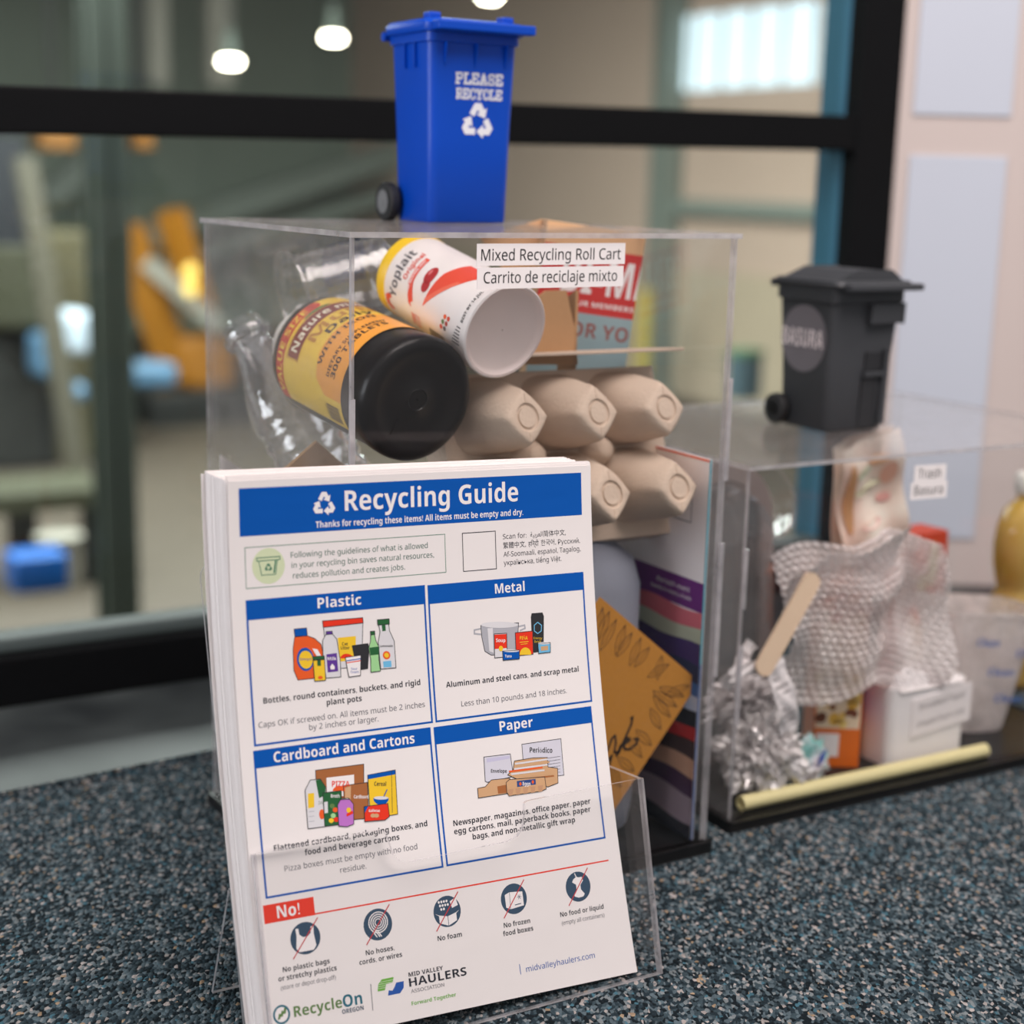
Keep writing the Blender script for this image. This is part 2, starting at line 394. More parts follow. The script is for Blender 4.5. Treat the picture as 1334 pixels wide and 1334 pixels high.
# ------------------------------------------------------------------ the sorting hall behind the glass
FZ = -1.9
HF = pm('concrete_floor', (68, 59, 49), 0.7, scale=0.8, var=0.16); TAN = pm('tan_wall_panel', (190, 166, 150), 0.8, scale=0.7, var=0.06)
GREENY = pm('grey_green_steel', (122, 130, 122), 0.6, scale=3, var=0.1); DKGREEN = pm('dark_green_steel', (60, 68, 60), 0.6, scale=3, var=0.12)
ROOF = pm('hall_roof_sheet', (30, 42, 38), 0.8, scale=0.6, var=0.2); YEL = pm('machine_yellow', (136, 86, 10), 0.5, scale=2, var=0.14)
DARKM = pm('dark_machine_metal', (20, 21, 19), 0.6, scale=2, var=0.3); PALEM = pm('pale_steel', (128, 124, 114), 0.6, scale=2, var=0.1)
OLIVE = pm('olive_machine_paint', (44, 44, 24), 0.6, scale=2, var=0.25); SKYBLUE = pm('pale_blue_daylight', (78, 112, 140), 0.4, scale=2, var=0.15)
def hall(name, mb, kind='structure', label=None, cat=None, group=None, **kw):
    o = mb.build(name, **kw); o.matrix_world = FA
    return tag(o, label, cat, group, kind)
mb = MB(); mb.box((-16, .7, FZ-.1), (10.4, 22.2, FZ), HF); hall('floor', mb)
GGW = pm('grey_green_wall', (126, 136, 124), .8, scale=.6, var=.15)
mb = MB(); mb.box((-16, 22, FZ), (10.4, 22.2, 3.6), GGW)
for k in range(14): mb.box((-15+k*1.9, 21.94, FZ), (-14.9+k*1.9, 22, 3.6), GGW)
hall('wall_back', mb)
mb = MB(); mb.box((10.2, .7, FZ), (10.4, 22.2, 3.6), TAN)
hall('wall_hall_side', mb)
mb = MB(); mb.box((-16, .7, 3.4), (10.4, 22.2, 3.6), ROOF)
for k in range(11): mb.box((-16, 1.6+k*2, 3.22), (10.2, 1.75+k*2, 3.4), GREENY)
hall('ceiling', mb)
# clerestory in the side wall, daylit translucent panels
DAY = pm('daylit_translucent_panel', (222, 238, 250), 0.5, var=0.05, scale=6, emit=.92)
w2 = bpy.data.objects.new('window_2', None); COL.objects.link(w2); w2.matrix_world = FA; structure(w2)
a = at(870, 78, 10.15, FA, 0); b = at(1068, 54, 10.15, FA, 0); z0 = at(1066, 108, 10.15, FA, 0).z; z1 = at(1068, 0, 10.15, FA, 0).z
mb = MB(); mb.box((10.13, b.y, z0), (10.2, a.y, z1), DAY); mb.build('pane', w2)
mb = MB()
for k in range(6):
    y = b.y + (a.y-b.y)*k/5; mb.box((10.10, y-.012, z0), (10.14, y+.012, z1), PALEM)
mb.build('mullion', w2)
# columns, girt, braces
def column(px, w, b, m, label, top=3.3, z0=FZ):
    p = at(px, 500, b); mb = MB()
    mb.box((-w/2, -w/2, 0), (w/2, -w/2+w*.16, top-z0), m); mb.box((-w/2, w/2-w*.16, 0), (w/2, w/2, top-z0), m); mb.box((-w*.08, -w/2, 0), (w*.08, w/2, top-z0), m)
    t = thing('steel_column', label, 'column', FA @ T(p.x, p.y, z0), 'steel columns in the hall'); mb.build('shaft', t)
    mb = MB(); mb.box((-w*.8, -w*.8, 0), (w*.8, w*.8, .03), m); mb.build('base_plate', t)
    return t
column(146, .16, 6.1, DKGREEN, 'dark green steel column standing in the hall beside the yellow machine')
q = at(855, 300, 9.95, FA, 0); column(855, .26, q.y, GREENY, 'grey green steel column against the tan hall wall under the bright window')
q = at(960, 270, 10.1, FA, 0)
mb = MB(); mb.box((10.04, at(1120, 270, 10.1, FA, 0).y, q.z-.10), (10.2, at(875, 270, 10.1, FA, 0).y, q.z+.06), GREENY); hall('trim_2', mb, label='horizontal grey girt on the tan hall wall')
mb = MB(); mb.box((10.16, 1, FZ), (10.2, 20, at(920, 352, 10.16, FA, 0).z), pm('pale_wall_wainscot', (178, 162, 140), .7, scale=.8)); hall('trim_3', mb, label='pale lower band of the hall wall')
def beam(name, p, q, w, m, label, cat, group=None, kind=None):
    p = Vector(p); q = Vector(q); d = q-p; mb = MB()
    M = T(*p) @ d.to_track_quat('Z', 'Y').to_matrix().to_4x4(); mb.box((-w/2, -w/2, 0), (w/2, w/2, d.length), m, M)
    return hall(name, mb, kind, label, cat, group)
for (x0, y0, x1, y1, w) in ((120, 330, 560, 186, .34), (210, 345, 560, 236, .22), (60, 260, 120, 205, .3)):
    beam('roof_brace', at(x0, y0, 20.5), at(x1, y1, 20.5), w, GREENY, 'slanting grey steel brace at the far end of the hall', 'brace', 'slanting steel braces', None)
for px, w in ((130, .30), (205, .22), (285, .30)):
    p = at(px, 112, 17); mb = MB(); mb.box((p.x-w/2, 16.9, p.z), (p.x+w/2, 17.1, 3.3), PALEM if px > 150 else GREENY)
    hall('roof_hanger', mb, None, 'pale steel hanger dropping from the hall roof above the black transom', 'roof hanger', 'roof hangers')
# high-bay lamps
GLOW = pm('lamp_glow', (255, 240, 220), .5, var=.0, emit=38)
for px, py, lab in ((300, 82, 'lit round hall lamp just above the black transom'), (434, 51, 'lit round hall lamp beside the blue toy cart, higher than the other'), (638, -3, 'lit round hall lamp above the lid of the blue toy cart')):
    p = at(px, py, 13); t = thing('high_bay_lamp', lab, 'lamp', FA @ T(*p), 'hall lamps')
    mb = MB(); mb.lathe([(.001, .30), (.04, .28), (.06, .16), (.08, .05), (.09, .04), (.08, .04), (.05, .13), (.001, .14)], DKGREEN, 24, None, False, False); mb.build('reflector', t, smooth=40)
    mb = MB(); mb.lathe([(.001, -.02), (.07, -.015), (.088, .0), (.088, .03), (.001, .04)], GLOW, 20, None, False, False); mb.build('bulb', t, smooth=60)
    mb = MB(); mb.tube([(0, 0, .28), (0, 0, 3.3-p.z)], .012, DARKM); mb.build('cord', t)
# machines
def bars(mb, pairs, m):
    for p, q, w in pairs:
        p = Vector(p); q = Vector(q); d = q-p; mb.box((-w/2, -w/2, 0), (w/2, w/2, d.length), m, T(*p) @ d.to_track_quat('Z', 'Y').to_matrix().to_4x4())
    return mb
t = thing('sorting_machine', 'yellow sorting machine with two raised booms in the hall', 'machine', FA)
bars(MB(), [(at(163, 296, 14), at(236, 500, 13.6), .26)], YEL).build('boom', t)
bars(MB(), [(at(222, 276, 14.2), at(262, 408, 13.9), .22)], YEL).build('boom', t)
bars(MB(), [(at(190, 340, 13.7), at(290, 428, 13.4), .14)], PALEM).build('piston', t)
a = at(178, 508, 13.6); b = at(320, 508, 13.6); mb = MB(); mb.box((a.x, 13.2, at(200, 610, 13.6).z), (b.x, 14.6, a.z), DARKM); mb.build('hopper', t, bevel=.04)
mb = MB(); mb.box((at(228, 440, 13.6).x, 13.5, a.z), (at(300, 440, 13.6).x, 14.4, at(250, 440, 13.6).z), YEL); mb.build('cab', t, bevel=.05)
for px in (195, 300):
    p = at(px, 600, 13.9); mb = MB(); mb.box((p.x-.1, 13.8, FZ), (p.x+.1, 14.0, at(px, 590, 13.9).z), DARKM); mb.build('leg', t)
for px, py in ((248, 354), (248, 376)):
    p = at(px, py, 13.2); mb = MB(); mb.lathe([(.001, -.05), (.06, -.03), (.07, 0), (.001, .01)], pm('beacon_amber', (250, 210, 110), .4, emit=.15), 16, T(*p) @ RX(pi/2), False, False); mb.build('beacon', t)
t = thing('baler', 'dark olive baling press standing at the edge of the hall', 'machine', FA)
a = at(-40, 330, 12); b = at(60, 600, 12); mb = MB(); mb.box((a.x, 11.6, FZ), (b.x, 13, at(10, 420, 12).z), DARKM); mb.build('body', t, bevel=.05)
mb = MB(); mb.box((a.x, 11.4, at(10, 420, 12).z), (at(42, 400, 12).x, 12.4, at(10, 312, 12).z), OLIVE); mb.build('hopper', t, bevel=.05)
a = at(88, 420, 12); mb = MB(); mb.box((a.x-.2, 11.8, FZ), (at(134, 420, 12).x, 12.6, at(110, 300, 12).z), pm('brown_machine_paint', (66, 60, 36), .6, scale=2, var=.3)); mb.build('frame', t, bevel=.04)
for (x, y, w, h, b) in ((93, 432, 46, 58, 11.2), (52, 462, 22, 60, 11.25), (96, 508, 24, 26, 11.2), (190, 486, 74, 34, 12.4)):  # pale blocks stand in for daylight showing through the hall
    p = at(x, y, b); k = p.length*1.0; s = k/FPX; mb = MB()
    mb.box((-w*s/2, -.2, -h*s/2), (w*s/2, .2, h*s/2), pm('white_daylight', (176, 190, 204), .4, var=.04) if x == 93 else SKYBLUE)
    o = mb.build('daylight_block', bevel=.09, seg=4, smooth=50); o.matrix_world = FA @ T(*p) @ RY(.05)
    tag(o, {93: 'bright white block standing for daylight in front of the press', 52: 'tall narrow pale blue block standing for daylight at the edge of the press', 96: 'small pale blue block standing for daylight below the bright white one', 190: 'wide pale blue block standing for daylight below the yellow booms'}[x], 'bale', 'daylight blocks')
p = at(32, 205, 9); q_ = at(104, 640, 9); beam('pole', p, q_, .12, pm('tan_pole', (82, 78, 66), .6), 'leaning tan pole in front of the dark press', 'pole')
t = thing('work_bench', 'dark low bench with a long top standing on the hall floor', 'bench', FA)
a = at(-30, 650, 8); b = at(132, 640, 8); mb = MB(); mb.box((a.x, 7.8, a.z-.06), (b.x, 8.4, a.z+.04), OLIVE); mb.build('top', t)
for px in (26, 122):
    p = at(px, 660, 8); mb = MB(); mb.box((p.x-.07, 7.9, FZ), (p.x+.07, 8.04, a.z-.06), DARKM); mb.build('leg', t)
p = at(47, 742, 6.6); mb = MB(); mb.box((-.13, -.12, -.09), (.13, .12, .09), pm('bright_blue_plastic', (10, 78, 150), .4)); o = mb.build('tote', bevel=.03, smooth=40)
o.matrix_world = FA @ T(p.x, p.y, p.z); tag(o, 'bright blue tote low on the hall floor', 'tote')
p = at(78, 732, 7.0); mb = MB(); mb.lathe([(.09, -.12), (.11, .12), (.12, .12), (.12, .14), (.001, .14)], PALEM, 20, None, True, False); o = mb.build('bucket', smooth=40); o.matrix_world = FA @ T(*p); tag(o, 'pale grey bucket next to the bright blue tote', 'bucket')
p = at(28, 243, 10); mb = MB(); mb.box((p.x-.5, 9.8, at(28, 318, 10).z), (at(24, 243, 10).x, 10.2, at(28, 178, 10).z), pm('navy_duct', (10, 14, 22), .5, scale=2)); hall('hanging_duct', mb, None, 'dark navy duct hanging under the transom at the edge of the hall', 'duct')
for px, w, lab in ((70, 44, 'long yellow hoist trolley under the transom'), (182, 22, 'short yellow hoist trolley under the transom')):
    p = at(px, 184, 15); s = 15.6/FPX; t = thing('hoist_trolley', lab, 'hoist', FA @ T(*p), 'yellow hoists'); mb = MB(); mb.box((-w*s/2, -.2, -.08), (w*s/2, .2, .12), YEL); mb.build('body', t, bevel=.03)
    mb = MB(); mb.tube([(0, 0, .1), (0, 0, 3.3-p.z)], .03, DARKM); mb.build('hanger', t)
p = at(970, 480, 8.2); mb = MB(); mb.prism(rrect(.2, .2, .03), -.22, .1, pm('dark_teal_bin', (48, 66, 74), .6), 'z'); mb.prism(rrect(.22, .22, .03), .1, .14, pm('green_lid', (62, 92, 66), .6), 'z'); o = mb.build('sorting_bin'); o.matrix_world = FA @ T(*p)
tag(o, 'dark teal bin with a green lid in the hall beside the clear case edge', 'bin')
p = at(840, 420, 9.3, FA, 0); mb = MB(); mb.tube([(0, 0, FZ-p.z), (0, 0, .35)], .07, pm('bollard_yellow', (178, 158, 60), .5), 12); o = mb.build('bollard'); o.matrix_world = FA @ T(9.3, p.y, p.z); tag(o, 'yellow bollard at the foot of the tan hall wall', 'bollard')

hl = area_light('hall_roof_light', FA @ Vector((2, 10, 3.0)), FA @ Vector((2, 11, -2)), 9, 3300, (.98, 1.0, .98), 10)

# ------------------------------------------------------------------ acrylic cases
def case(name, label, F, W, D, H, top, cat='display case'):
    t = thing(name, label, cat, F); e = .003
    mb = MB(); mb.prism(rrect(W+.008, D+.008, .003, 3, W/2, D/2), 0, .007, BLACK, 'z'); mb.build('base', t, bevel=.0008, label='black plastic base')
    mb = MB(); mb.box((0, 0, .007), (W, e, H-e), ACR, None, ACE); mb.build('front_panel', t)
    mb = MB(); mb.box((0, D-e, .007), (W, D, H-e), ACR, None, ACE); mb.build('back_panel', t)
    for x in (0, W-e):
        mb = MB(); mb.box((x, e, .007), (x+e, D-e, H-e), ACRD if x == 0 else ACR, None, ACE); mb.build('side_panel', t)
    mb = MB(); mb.box((-.002, -.002, H-e), (W+.002, D+.002, H), top, None, ACE); mb.build('top_panel', t)
    # interlocking finger joints where the front meets the sides
    for x in (.0002, W-.0002):
        for z0, z1 in ((H*.30, H*.52), (H*.62, H*.78)):
            mb = MB(); mb.box((x-.0016, -.0012, z0), (x+.0016, .0002, z1), ACE); mb.build('finger_joint', t)
    return t
CA = case('display_case', 'tall clear acrylic case of mixed recycling, its front carrying two white label strips', FA, .2563, .2254, .4003, ACRS)
ACRT = clear('lightly_dusty_acrylic', (.97, .97, .97), .03, .5, 5.0, .08, haze=.10, hazecol=(.84, .78, .77))
CB = case('display_case', 'low wide clear acrylic case of trash with the black toy cart on its top', FB, .36, .245, .2519, ACRT)
def sticker(parent, x0, x1, z0, z1, lines, name='label_strip', slope=0.0, y=-.0004, label=None, ink=None):
    mb = MB(); fn = lambda u, v, h: (u, y-h, v + slope*(u-x0))
    cv = Canvas(False); cv.rect(x0, z0, x1, z1, WHITE, 1)
    for (s, a, b, v, cap) in lines: cv.text(s, a, b, v, cap, ink or pm('label_black', (32, 30, 32), .6), 3, .004)
    mb.box((x0, y, z0), (x1, -.00005, z1), WHITE, Matrix(((1, 0, 0, 0), (0, 1, 0, 0), (slope, 0, 1, -slope*x0), (0, 0, 0, 1)))); cv.emit(mb, fn)
    return mb.build(name, parent, label=label, smooth=False)
sticker(CA, .0750, .1735, .3822, .3942, [('Mixed Recycling Roll Cart', .0777, .1704, .3850, .0062)], slope=.005, label='white strip printed Mixed Recycling Roll Cart')
sticker(CA, .0755, .1728, .3694, .3811, [('Carrito de reciclaje mixto', .0795, .1684, .3726, .0062)], slope=.005, label='white strip printed Carrito de reciclaje mixto')
sticker(CB, .1440, .1740, .2300, .2420, [('Trash', .1475, .1690, .2328, .0066)], label='small white strip printed Trash', slope=-.02)
sticker(CB, .1415, .1760, .2180, .2300, [('Basura', .1450, .1720, .2212, .0066)], label='small white strip printed Basura', slope=-.02)

# ------------------------------------------------------------------ the stack of guides in its stand
IN = .0254; PW, PH = 8.5*IN, 11*IN
P0 = Vector((-.1119, .6824, .012)); YAW0, PHI0, KAP, TW, PR = .5157, .2941, -1.1443, .3628, -.0502
def S(u, s, t=0.0):
    """point of the curling sheet: u from its one edge, s up from its foot, t in front of it (metres)"""
    yaw = YAW0 + TW*s; r = Vector((cos(yaw)*cos(PR), sin(yaw)*cos(PR), sin(PR))); b = Vector((-sin(yaw), cos(yaw), 0)); ph = PHI0 + KAP*s
    return r*u + b*((cos(PHI0)-cos(ph))/KAP) + Vector((0, 0, 1))*((sin(ph)-sin(PHI0))/KAP) + (Vector((0, 0, 1))*sin(ph) - b*cos(ph))*t
MP = T(*P0)
def layer(mb, t0, t1, u0=0, u1=PW, s0=0, s1=PH, m=PAPER, medge=EDGES, n=14, nu=4):
    k = len(mb.v)
    for t in (t1, t0): mb.grid(lambda a, b: S(u0+(u1-u0)*a, s0+(s1-s0)*b, t), nu, n, m)
    mb.f[-nu*n:] = [tuple(reversed(f)) for f in mb.f[-nu*n:]]
    for fn, c in ((lambda a, b: S(u0, s0+(s1-s0)*a, t0+(t1-t0)*b), n), (lambda a, b: S(u1, s0+(s1-s0)*a, t1+(t0-t1)*b), n), (lambda a, b: S(u0+(u1-u0)*a, s1, t1+(t0-t1)*b), nu), (lambda a, b: S(u0+(u1-u0)*a, s0, t0+(t1-t0)*b), nu)):
        mb.grid(fn, c, 1, medge)
rnd = random.Random(4)
mb = MB(); t = -.0022
while t > -.0255:
    th = rnd.choice((.0003, .0004, .0005, .0006)); du = rnd.uniform(-.0003, .0002); ds = rnd.uniform(-.0005, .0004)
    layer(mb, t-th+.00004, t, du, PW+du, .001+ds, PH+ds, n=12, nu=3); t -= th
o = mb.build('paper_stack', smooth=False); o.matrix_world = MP
tag(o, 'thick stack of white printed sheets standing in the clear stand', 'paper stack', kind='stuff')
for i, (t, du, ds, lab) in enumerate(((-.0008, .0003, .0012, 'white sheet directly behind the front recycling guide'), (-.0013, -.0006, .0022, 'white sheet second behind the front guide, standing a little higher'), (-.0018, .0008, .0017, 'white sheet third behind the front guide, shifted towards the case of trash'), (-.0263, -.0016, -.0016, 'last white sheet at the back of the stack, sitting lower than the rest'))):
    mb = MB(); layer(mb, t-.0003, t, du, PW+du, .001+ds, PH+ds, n=14); o = mb.build('paper_sheet', smooth=False); o.matrix_world = MP; tag(o, lab, 'sheet of paper', 'loose sheets of the guide stack')

# --- the printed front sheet: layout in inches from its top corner
G1 = pm('print_green', (66, 128, 104), .7, spec=.2); GTX = pm('print_green_text', (52, 100, 86), .7, spec=.2); LIME = pm('print_pale_green', (212, 222, 184), .7)
GREY = pm('print_grey', (88, 88, 98), .7, spec=.2); RED = pm('print_red', (232, 56, 34), .6, spec=.25); NAVY = pm('print_navy', (38, 68, 94), .65)
ORG = pm('print_orange', (236, 92, 30), .6); YELP = pm('print_yellow', (244, 200, 40), .6); PURP = pm('print_purple', (94, 52, 150), .6); DGR = pm('print_dark_green', (30, 96, 50), .6)
BLK = pm('print_black', (40, 40, 44), .6); MINT = pm('print_mint', (160, 214, 150), .6); SKY = pm('print_sky', (110, 186, 226), .6); SILV = pm('print_silver', (176, 176, 184), .5); LSIL = pm('print_light_silver', (222, 220, 224), .5)
BRN = pm('print_brown', (166, 100, 52), .7); LBRN = pm('print_light_brown', (208, 164, 122), .7); LIL = pm('print_lilac', (190, 116, 200), .6); MAG = pm('print_magenta', (200, 40, 90), .6); LGRY = pm('print_light_grey', (214, 212, 224), .7); SLASH = pm('print_slash_red', (196, 44, 54), .6)
cv = Canvas(True)
cv.rect(.22, .15, 8.24, 1.07, PBLUE)
recycle(cv, 2.0, .54, .27, WHITE, 3, -1)
cv.text('Recycling Guide', 2.45, 6.57, .69, .40, WHITE, 3, .028)
cv.text('Thanks for recycling these items! All items must be empty and dry.', 1.81, 6.69, .99, .125, WHITE, 3, .02)
cv.frame(.31, 1.28, 4.74, 2.08, .012, G1)
cv.ell(.79, 1.67, .34, .35, LIME)
cv.stroke([(.55, 1.50), (1.03, 1.50), (1.03, 1.56), (.55, 1.56)], .016, G1, 3, True); cv.stroke([(.59, 1.56), (.64, 1.84), (.93, 1.84), (.98, 1.56)], .014, G1, 3); cv.stroke([(.94, 1.58), (.90, 1.80)], .03, G1, 3); recycle(cv, .785, 1.70, .085, G1, 4, -1)
for s, a, b, v in (('Following the guidelines of what is allowed', 1.26, 4.32, 1.545), ('in your recycling bin saves natural resources,', 1.27, 4.46, 1.745), ('reduces pollution and creates jobs.', 1.29, 3.77, 1.95)): cv.text(s, a, b, v, .112, GTX, 2)
cv.frame(5.15, 1.285, 5.98, 2.095, .016, INK)
for s, a, b, v in (('Scan for:', 6.16, 6.76, 1.475), ('\ufe94\ufef4\ufe91\ufeae\ufecc\ufedf\ufe8d', 6.86, 7.18, 1.47), ('简体中文,', 7.20, 7.79, 1.475), ('繁體中文,', 6.16, 6.74, 1.665), ('हिन्दी', 6.80, 7.07, 1.665), ('한국어,', 7.13, 7.52, 1.665), ('Русский,', 7.58, 8.16, 1.67), ('Af-Soomaali, español, Tagalog,', 6.16, 8.17, 1.85), ('українська, tiếng Việt.', 6.16, 7.65, 2.03)): cv.text(s, a, b, v, .105, INK, 2)
def cell(u0, v0, u1, v1, hv, title, a, b, base, lines):
    cv.frame(u0, v0, u1, v1, .04, PBLUE); cv.rect(u0+.04, v0+.04, u1-.04, hv, PBLUE, 2); cv.text(title, a, b, base, .205, WHITE, 4, .028)
    for s, p, q, v, bold in lines: cv.text(s, p, q, v, .115 if bold else .112, INK if bold else GREY, 2, .012 if bold else 0)
cell(.29, 2.30, 4.22, 5.15, 2.69, 'Plastic', 1.79, 2.75, 2.58, [('Bottles, round containers, buckets, and rigid', .54, 3.99, 4.34, 1), ('plant pots', 1.87, 2.64, 4.52, 1), ('Caps OK if screwed on. All items must be 2 inches', .41, 4.06, 4.80, 0), ('by 2 inches or larger.', 1.46, 2.98, 4.97, 0)])
cell(4.28, 2.31, 8.22, 5.15, 2.70, 'Metal', 5.91, 6.66, 2.61, [('Aluminum and steel cans, and scrap metal', 4.59, 7.93, 4.46, 1), ('Less than 10 pounds and 18 inches.', 4.92, 7.57, 4.89, 0)])
cell(.26, 5.23, 4.15, 8.12, 5.58, 'Cardboard and Cartons', .67, 3.76, 5.51, [('Flattened cardboard, packaging boxes, and', .52, 3.88, 7.23, 1), ('food and beverage cartons', 1.15, 3.22, 7.41, 1), ('Pizza boxes must be empty with no food', .70, 3.60, 7.66, 0), ('residue.', 1.86, 2.43, 7.87, 0)])
cell(4.22, 5.24, 8.18, 8.11, 5.60, 'Paper', 5.80, 6.63, 5.51, [('Newspaper, magazines, office paper, paper', 4.48, 7.90, 7.32, 1), ('egg cartons, mail, paperback books, paper', 4.48, 7.88, 7.49, 1), ('bags, and non-metallic gift wrap', 4.90, 7.45, 7.66, 1)])
cv.rect(.19, 8.24, 1.24, 8.60, RED); cv.text('No!', .46, .93, 8.53, .235, WHITE, 3, .03); cv.rect(1.20, 8.565, 8.18, 8.595, RED)
for s, a, b, v, c in (('No plastic bags', .46, 1.44, 9.58, 1), ('or stretchy plastics', .35, 1.57, 9.74, 1), ('(store or depot drop-off)', .38, 1.53, 9.91, 0), ('No hoses,', 2.22, 2.85, 9.57, 1), ('cords, or wires', 2.06, 3.00, 9.73, 1), ('No foam', 3.83, 4.39, 9.565, 1), ('No frozen', 5.39, 6.03, 9.56, 1), ('food boxes', 5.35, 6.08, 9.725, 1), ('No food or liquid', 6.78, 7.89, 9.565, 1), ('(empty all containers)', 6.79, 7.88, 9.735, 0)): cv.text(s, a, b, v, .098 if c else .085, INK if c else GREY, 2, .008 if c else 0)
for x in (.99, 2.55, 4.12, 5.71, 7.32): cv.ell(x, 9.01, .315, .315, NAVY, 1)
def slashes():
    for x in (.99, 2.55, 4.12, 5.71, 7.32): cv.stroke([(x-.29, 9.36), (x+.29, 8.66)], .022, SLASH, 6)
cv.poly([(.80, 8.80), (.86, 8.80), (.87, 8.92), (.94, 8.98), (1.04, 8.98), (1.11, 8.92), (1.12, 8.80), (1.18, 8.80), (1.17, 8.95), (1.20, 9.18), (1.14, 9.26), (.84, 9.26), (.78, 9.18), (.81, 8.95)], WHITE, 3)
for k in range(4): cv.stroke([(2.56 + (.07+.045*k)*cos(a), 8.97 + (.07+.045*k)*sin(a)) for a in [2*pi*j/20 for j in range(21)]], .022, WHITE, 3)
for dx in (0, .06, .1): cv.stroke([(2.42+dx, 9.12), (2.50+dx, 9.25)], .022, WHITE, 3)
cv.poly([(3.92, 9.06), (4.12, 9.12), (4.32, 9.06), (4.32, 9.22), (4.12, 9.30), (3.92, 9.22)], WHITE, 3); cv.poly([(3.84, 9.02), (3.92, 9.06), (4.12, 9.11), (4.02, 9.15)], WHITE, 3); cv.poly([(4.40, 9.02), (4.32, 9.06), (4.12, 9.11), (4.22, 9.15)], WHITE, 3); cv.stroke([(4.12, 9.12), (4.12, 9.30)], .012, NAVY, 4)
for k in range(10): cv.ell(3.95+.06*(k % 4)+.02*(k // 4), 8.80+.075*(k // 4), .024, .028, WHITE, 3, 8)
cv.poly([(4.20, 8.82), (4.34, 8.76), (4.38, 8.92), (4.24, 8.96)], WHITE, 3)
cv.poly([(5.50, 8.90), (5.62, 8.86), (5.93, 8.89), (5.93, 9.18), (5.60, 9.21), (5.50, 9.16)], WHITE, 3); cv.stroke([(5.62, 8.86), (5.60, 9.21)], .01, NAVY, 4); cv.stroke([(5.72, 9.14), (5.86, 9.13)], .018, NAVY, 4)
for k in range(3): cv.stroke([(5.84+.05*cos(k*pi/3), 8.99+.05*sin(k*pi/3)), (5.84-.05*cos(k*pi/3), 8.99-.05*sin(k*pi/3))], .01, NAVY, 4)
cv.poly([(7.22, 8.84), (7.30, 8.80), (7.36, 8.82), (7.44, 8.82), (7.46, 8.90), (7.38, 8.98), (7.38, 9.08), (7.46, 9.18), (7.42, 9.23), (7.30, 9.24), (7.20, 9.20), (7.20, 9.15), (7.27, 9.06), (7.27, 8.96), (7.18, 8.90)], WHITE, 3); cv.stroke([(7.30, 8.80), (7.27, 8.73)], .02, WHITE, 3)
slashes()
TEAL = pm('print_teal', (24, 104, 124), .6); LEAF = pm('print_leaf_green', (96, 130, 70), .6); LGRN = pm('print_logo_green', (110, 176, 66), .6); LBLU = pm('print_logo_blue', (30, 84, 168), .6)
cv.ell(.34, 10.37, .175, .185, TEAL, 1); cv.ell(.34, 10.37, .135, .145, WHITE, 2)
for k in range(3): cv.poly([(.25+.06*k, 10.46-.05*k), (.29+.06*k, 10.34-.05*k), (.33+.06*k, 10.36-.04*k), (.30+.06*k, 10.45-.04*k)], LEAF, 3)
cv.text('Recycle', .59, 1.60, 10.47, .205, LEAF, 3, .022); cv.text('On', 1.62, 2.03, 10.48, .235, TEAL, 3, .02); cv.text('OREGON', 1.58, 2.04, 10.60, .085, NAVY, 3, .006); cv.stroke([(2.25, 10.14), (2.23, 10.65)], .014, GREY, 2)
cv.poly([(2.38, 10.31), (2.41, 10.17), (2.50, 10.09), (2.76, 10.09), (2.73, 10.19), (2.58, 10.20), (2.54, 10.31)], LGRN, 2); cv.poly([(2.59, 10.43), (2.62, 10.33), (2.70, 10.35), (2.76, 10.28), (2.80, 10.21), (2.97, 10.21), (2.95, 10.34), (2.86, 10.43)], LBLU, 2)
for k in range(4): cv.stroke([(2.40, 10.14+.04*k), (2.74, 10.14+.04*k)], .006, WHITE, 3)
cv.text('MID VALLEY', 3.09, 3.87, 10.15, .085, INK, 3, .008); cv.text('HAULERS', 3.08, 4.39, 10.345, .165, INK, 3, .03); cv.text('ASSOCIATION', 3.10, 3.85, 10.475, .07, GREY, 3, .004); cv.text('Forward Together', 3.08, 4.09, 10.715, .075, LGRN, 3, .006)
cv.stroke([(5.64, 10.35), (5.64, 10.55)], .016, LBLU, 2); cv.text('midvalleyhaulers.com', 5.78, 7.49, 10.53, .115, LBLU, 3)
# plastic items
W_ = .014
cv.aff = lambda x, y: (1.21 + (x-547)/523*2.25, 2.92 + .00388*(y-935 + .087*(x-547)))
cv.shape([(560, 985), (563, 978), (625, 975), (660, 990), (690, 1020), (697, 1060), (690, 1190), (565, 1200), (548, 1150), (550, 1040)], ORG, BLK, W_); cv.shape([(560, 940), (622, 935), (624, 975), (562, 980)], PBLUE, BLK, W_); cv.ell(608, 1095, 42, 60, PBLUE, 3, 20); cv.ell(610, 1097, 34, 46, YELP, 4, 20); cv.text('Detergent', 582, 640, 1100, 13, PBLUE, 5); cv.poly([(645, 1040), (670, 1045), (690, 1085), (670, 1090)], WHITE, 3)
cv.shape([(706, 930), (908, 912), (900, 1020), (890, 1140), (720, 1150)], LSIL, BLK, W_); cv.shape([(703, 900), (908, 885), (910, 912), (705, 933)], RED, BLK, W_, 3); cv.poly([(775, 988), (868, 980), (862, 1100), (780, 1112)], YELP, 3); cv.ell(815, 1095, 32, 24, RED, 4, 18, 180, 360)

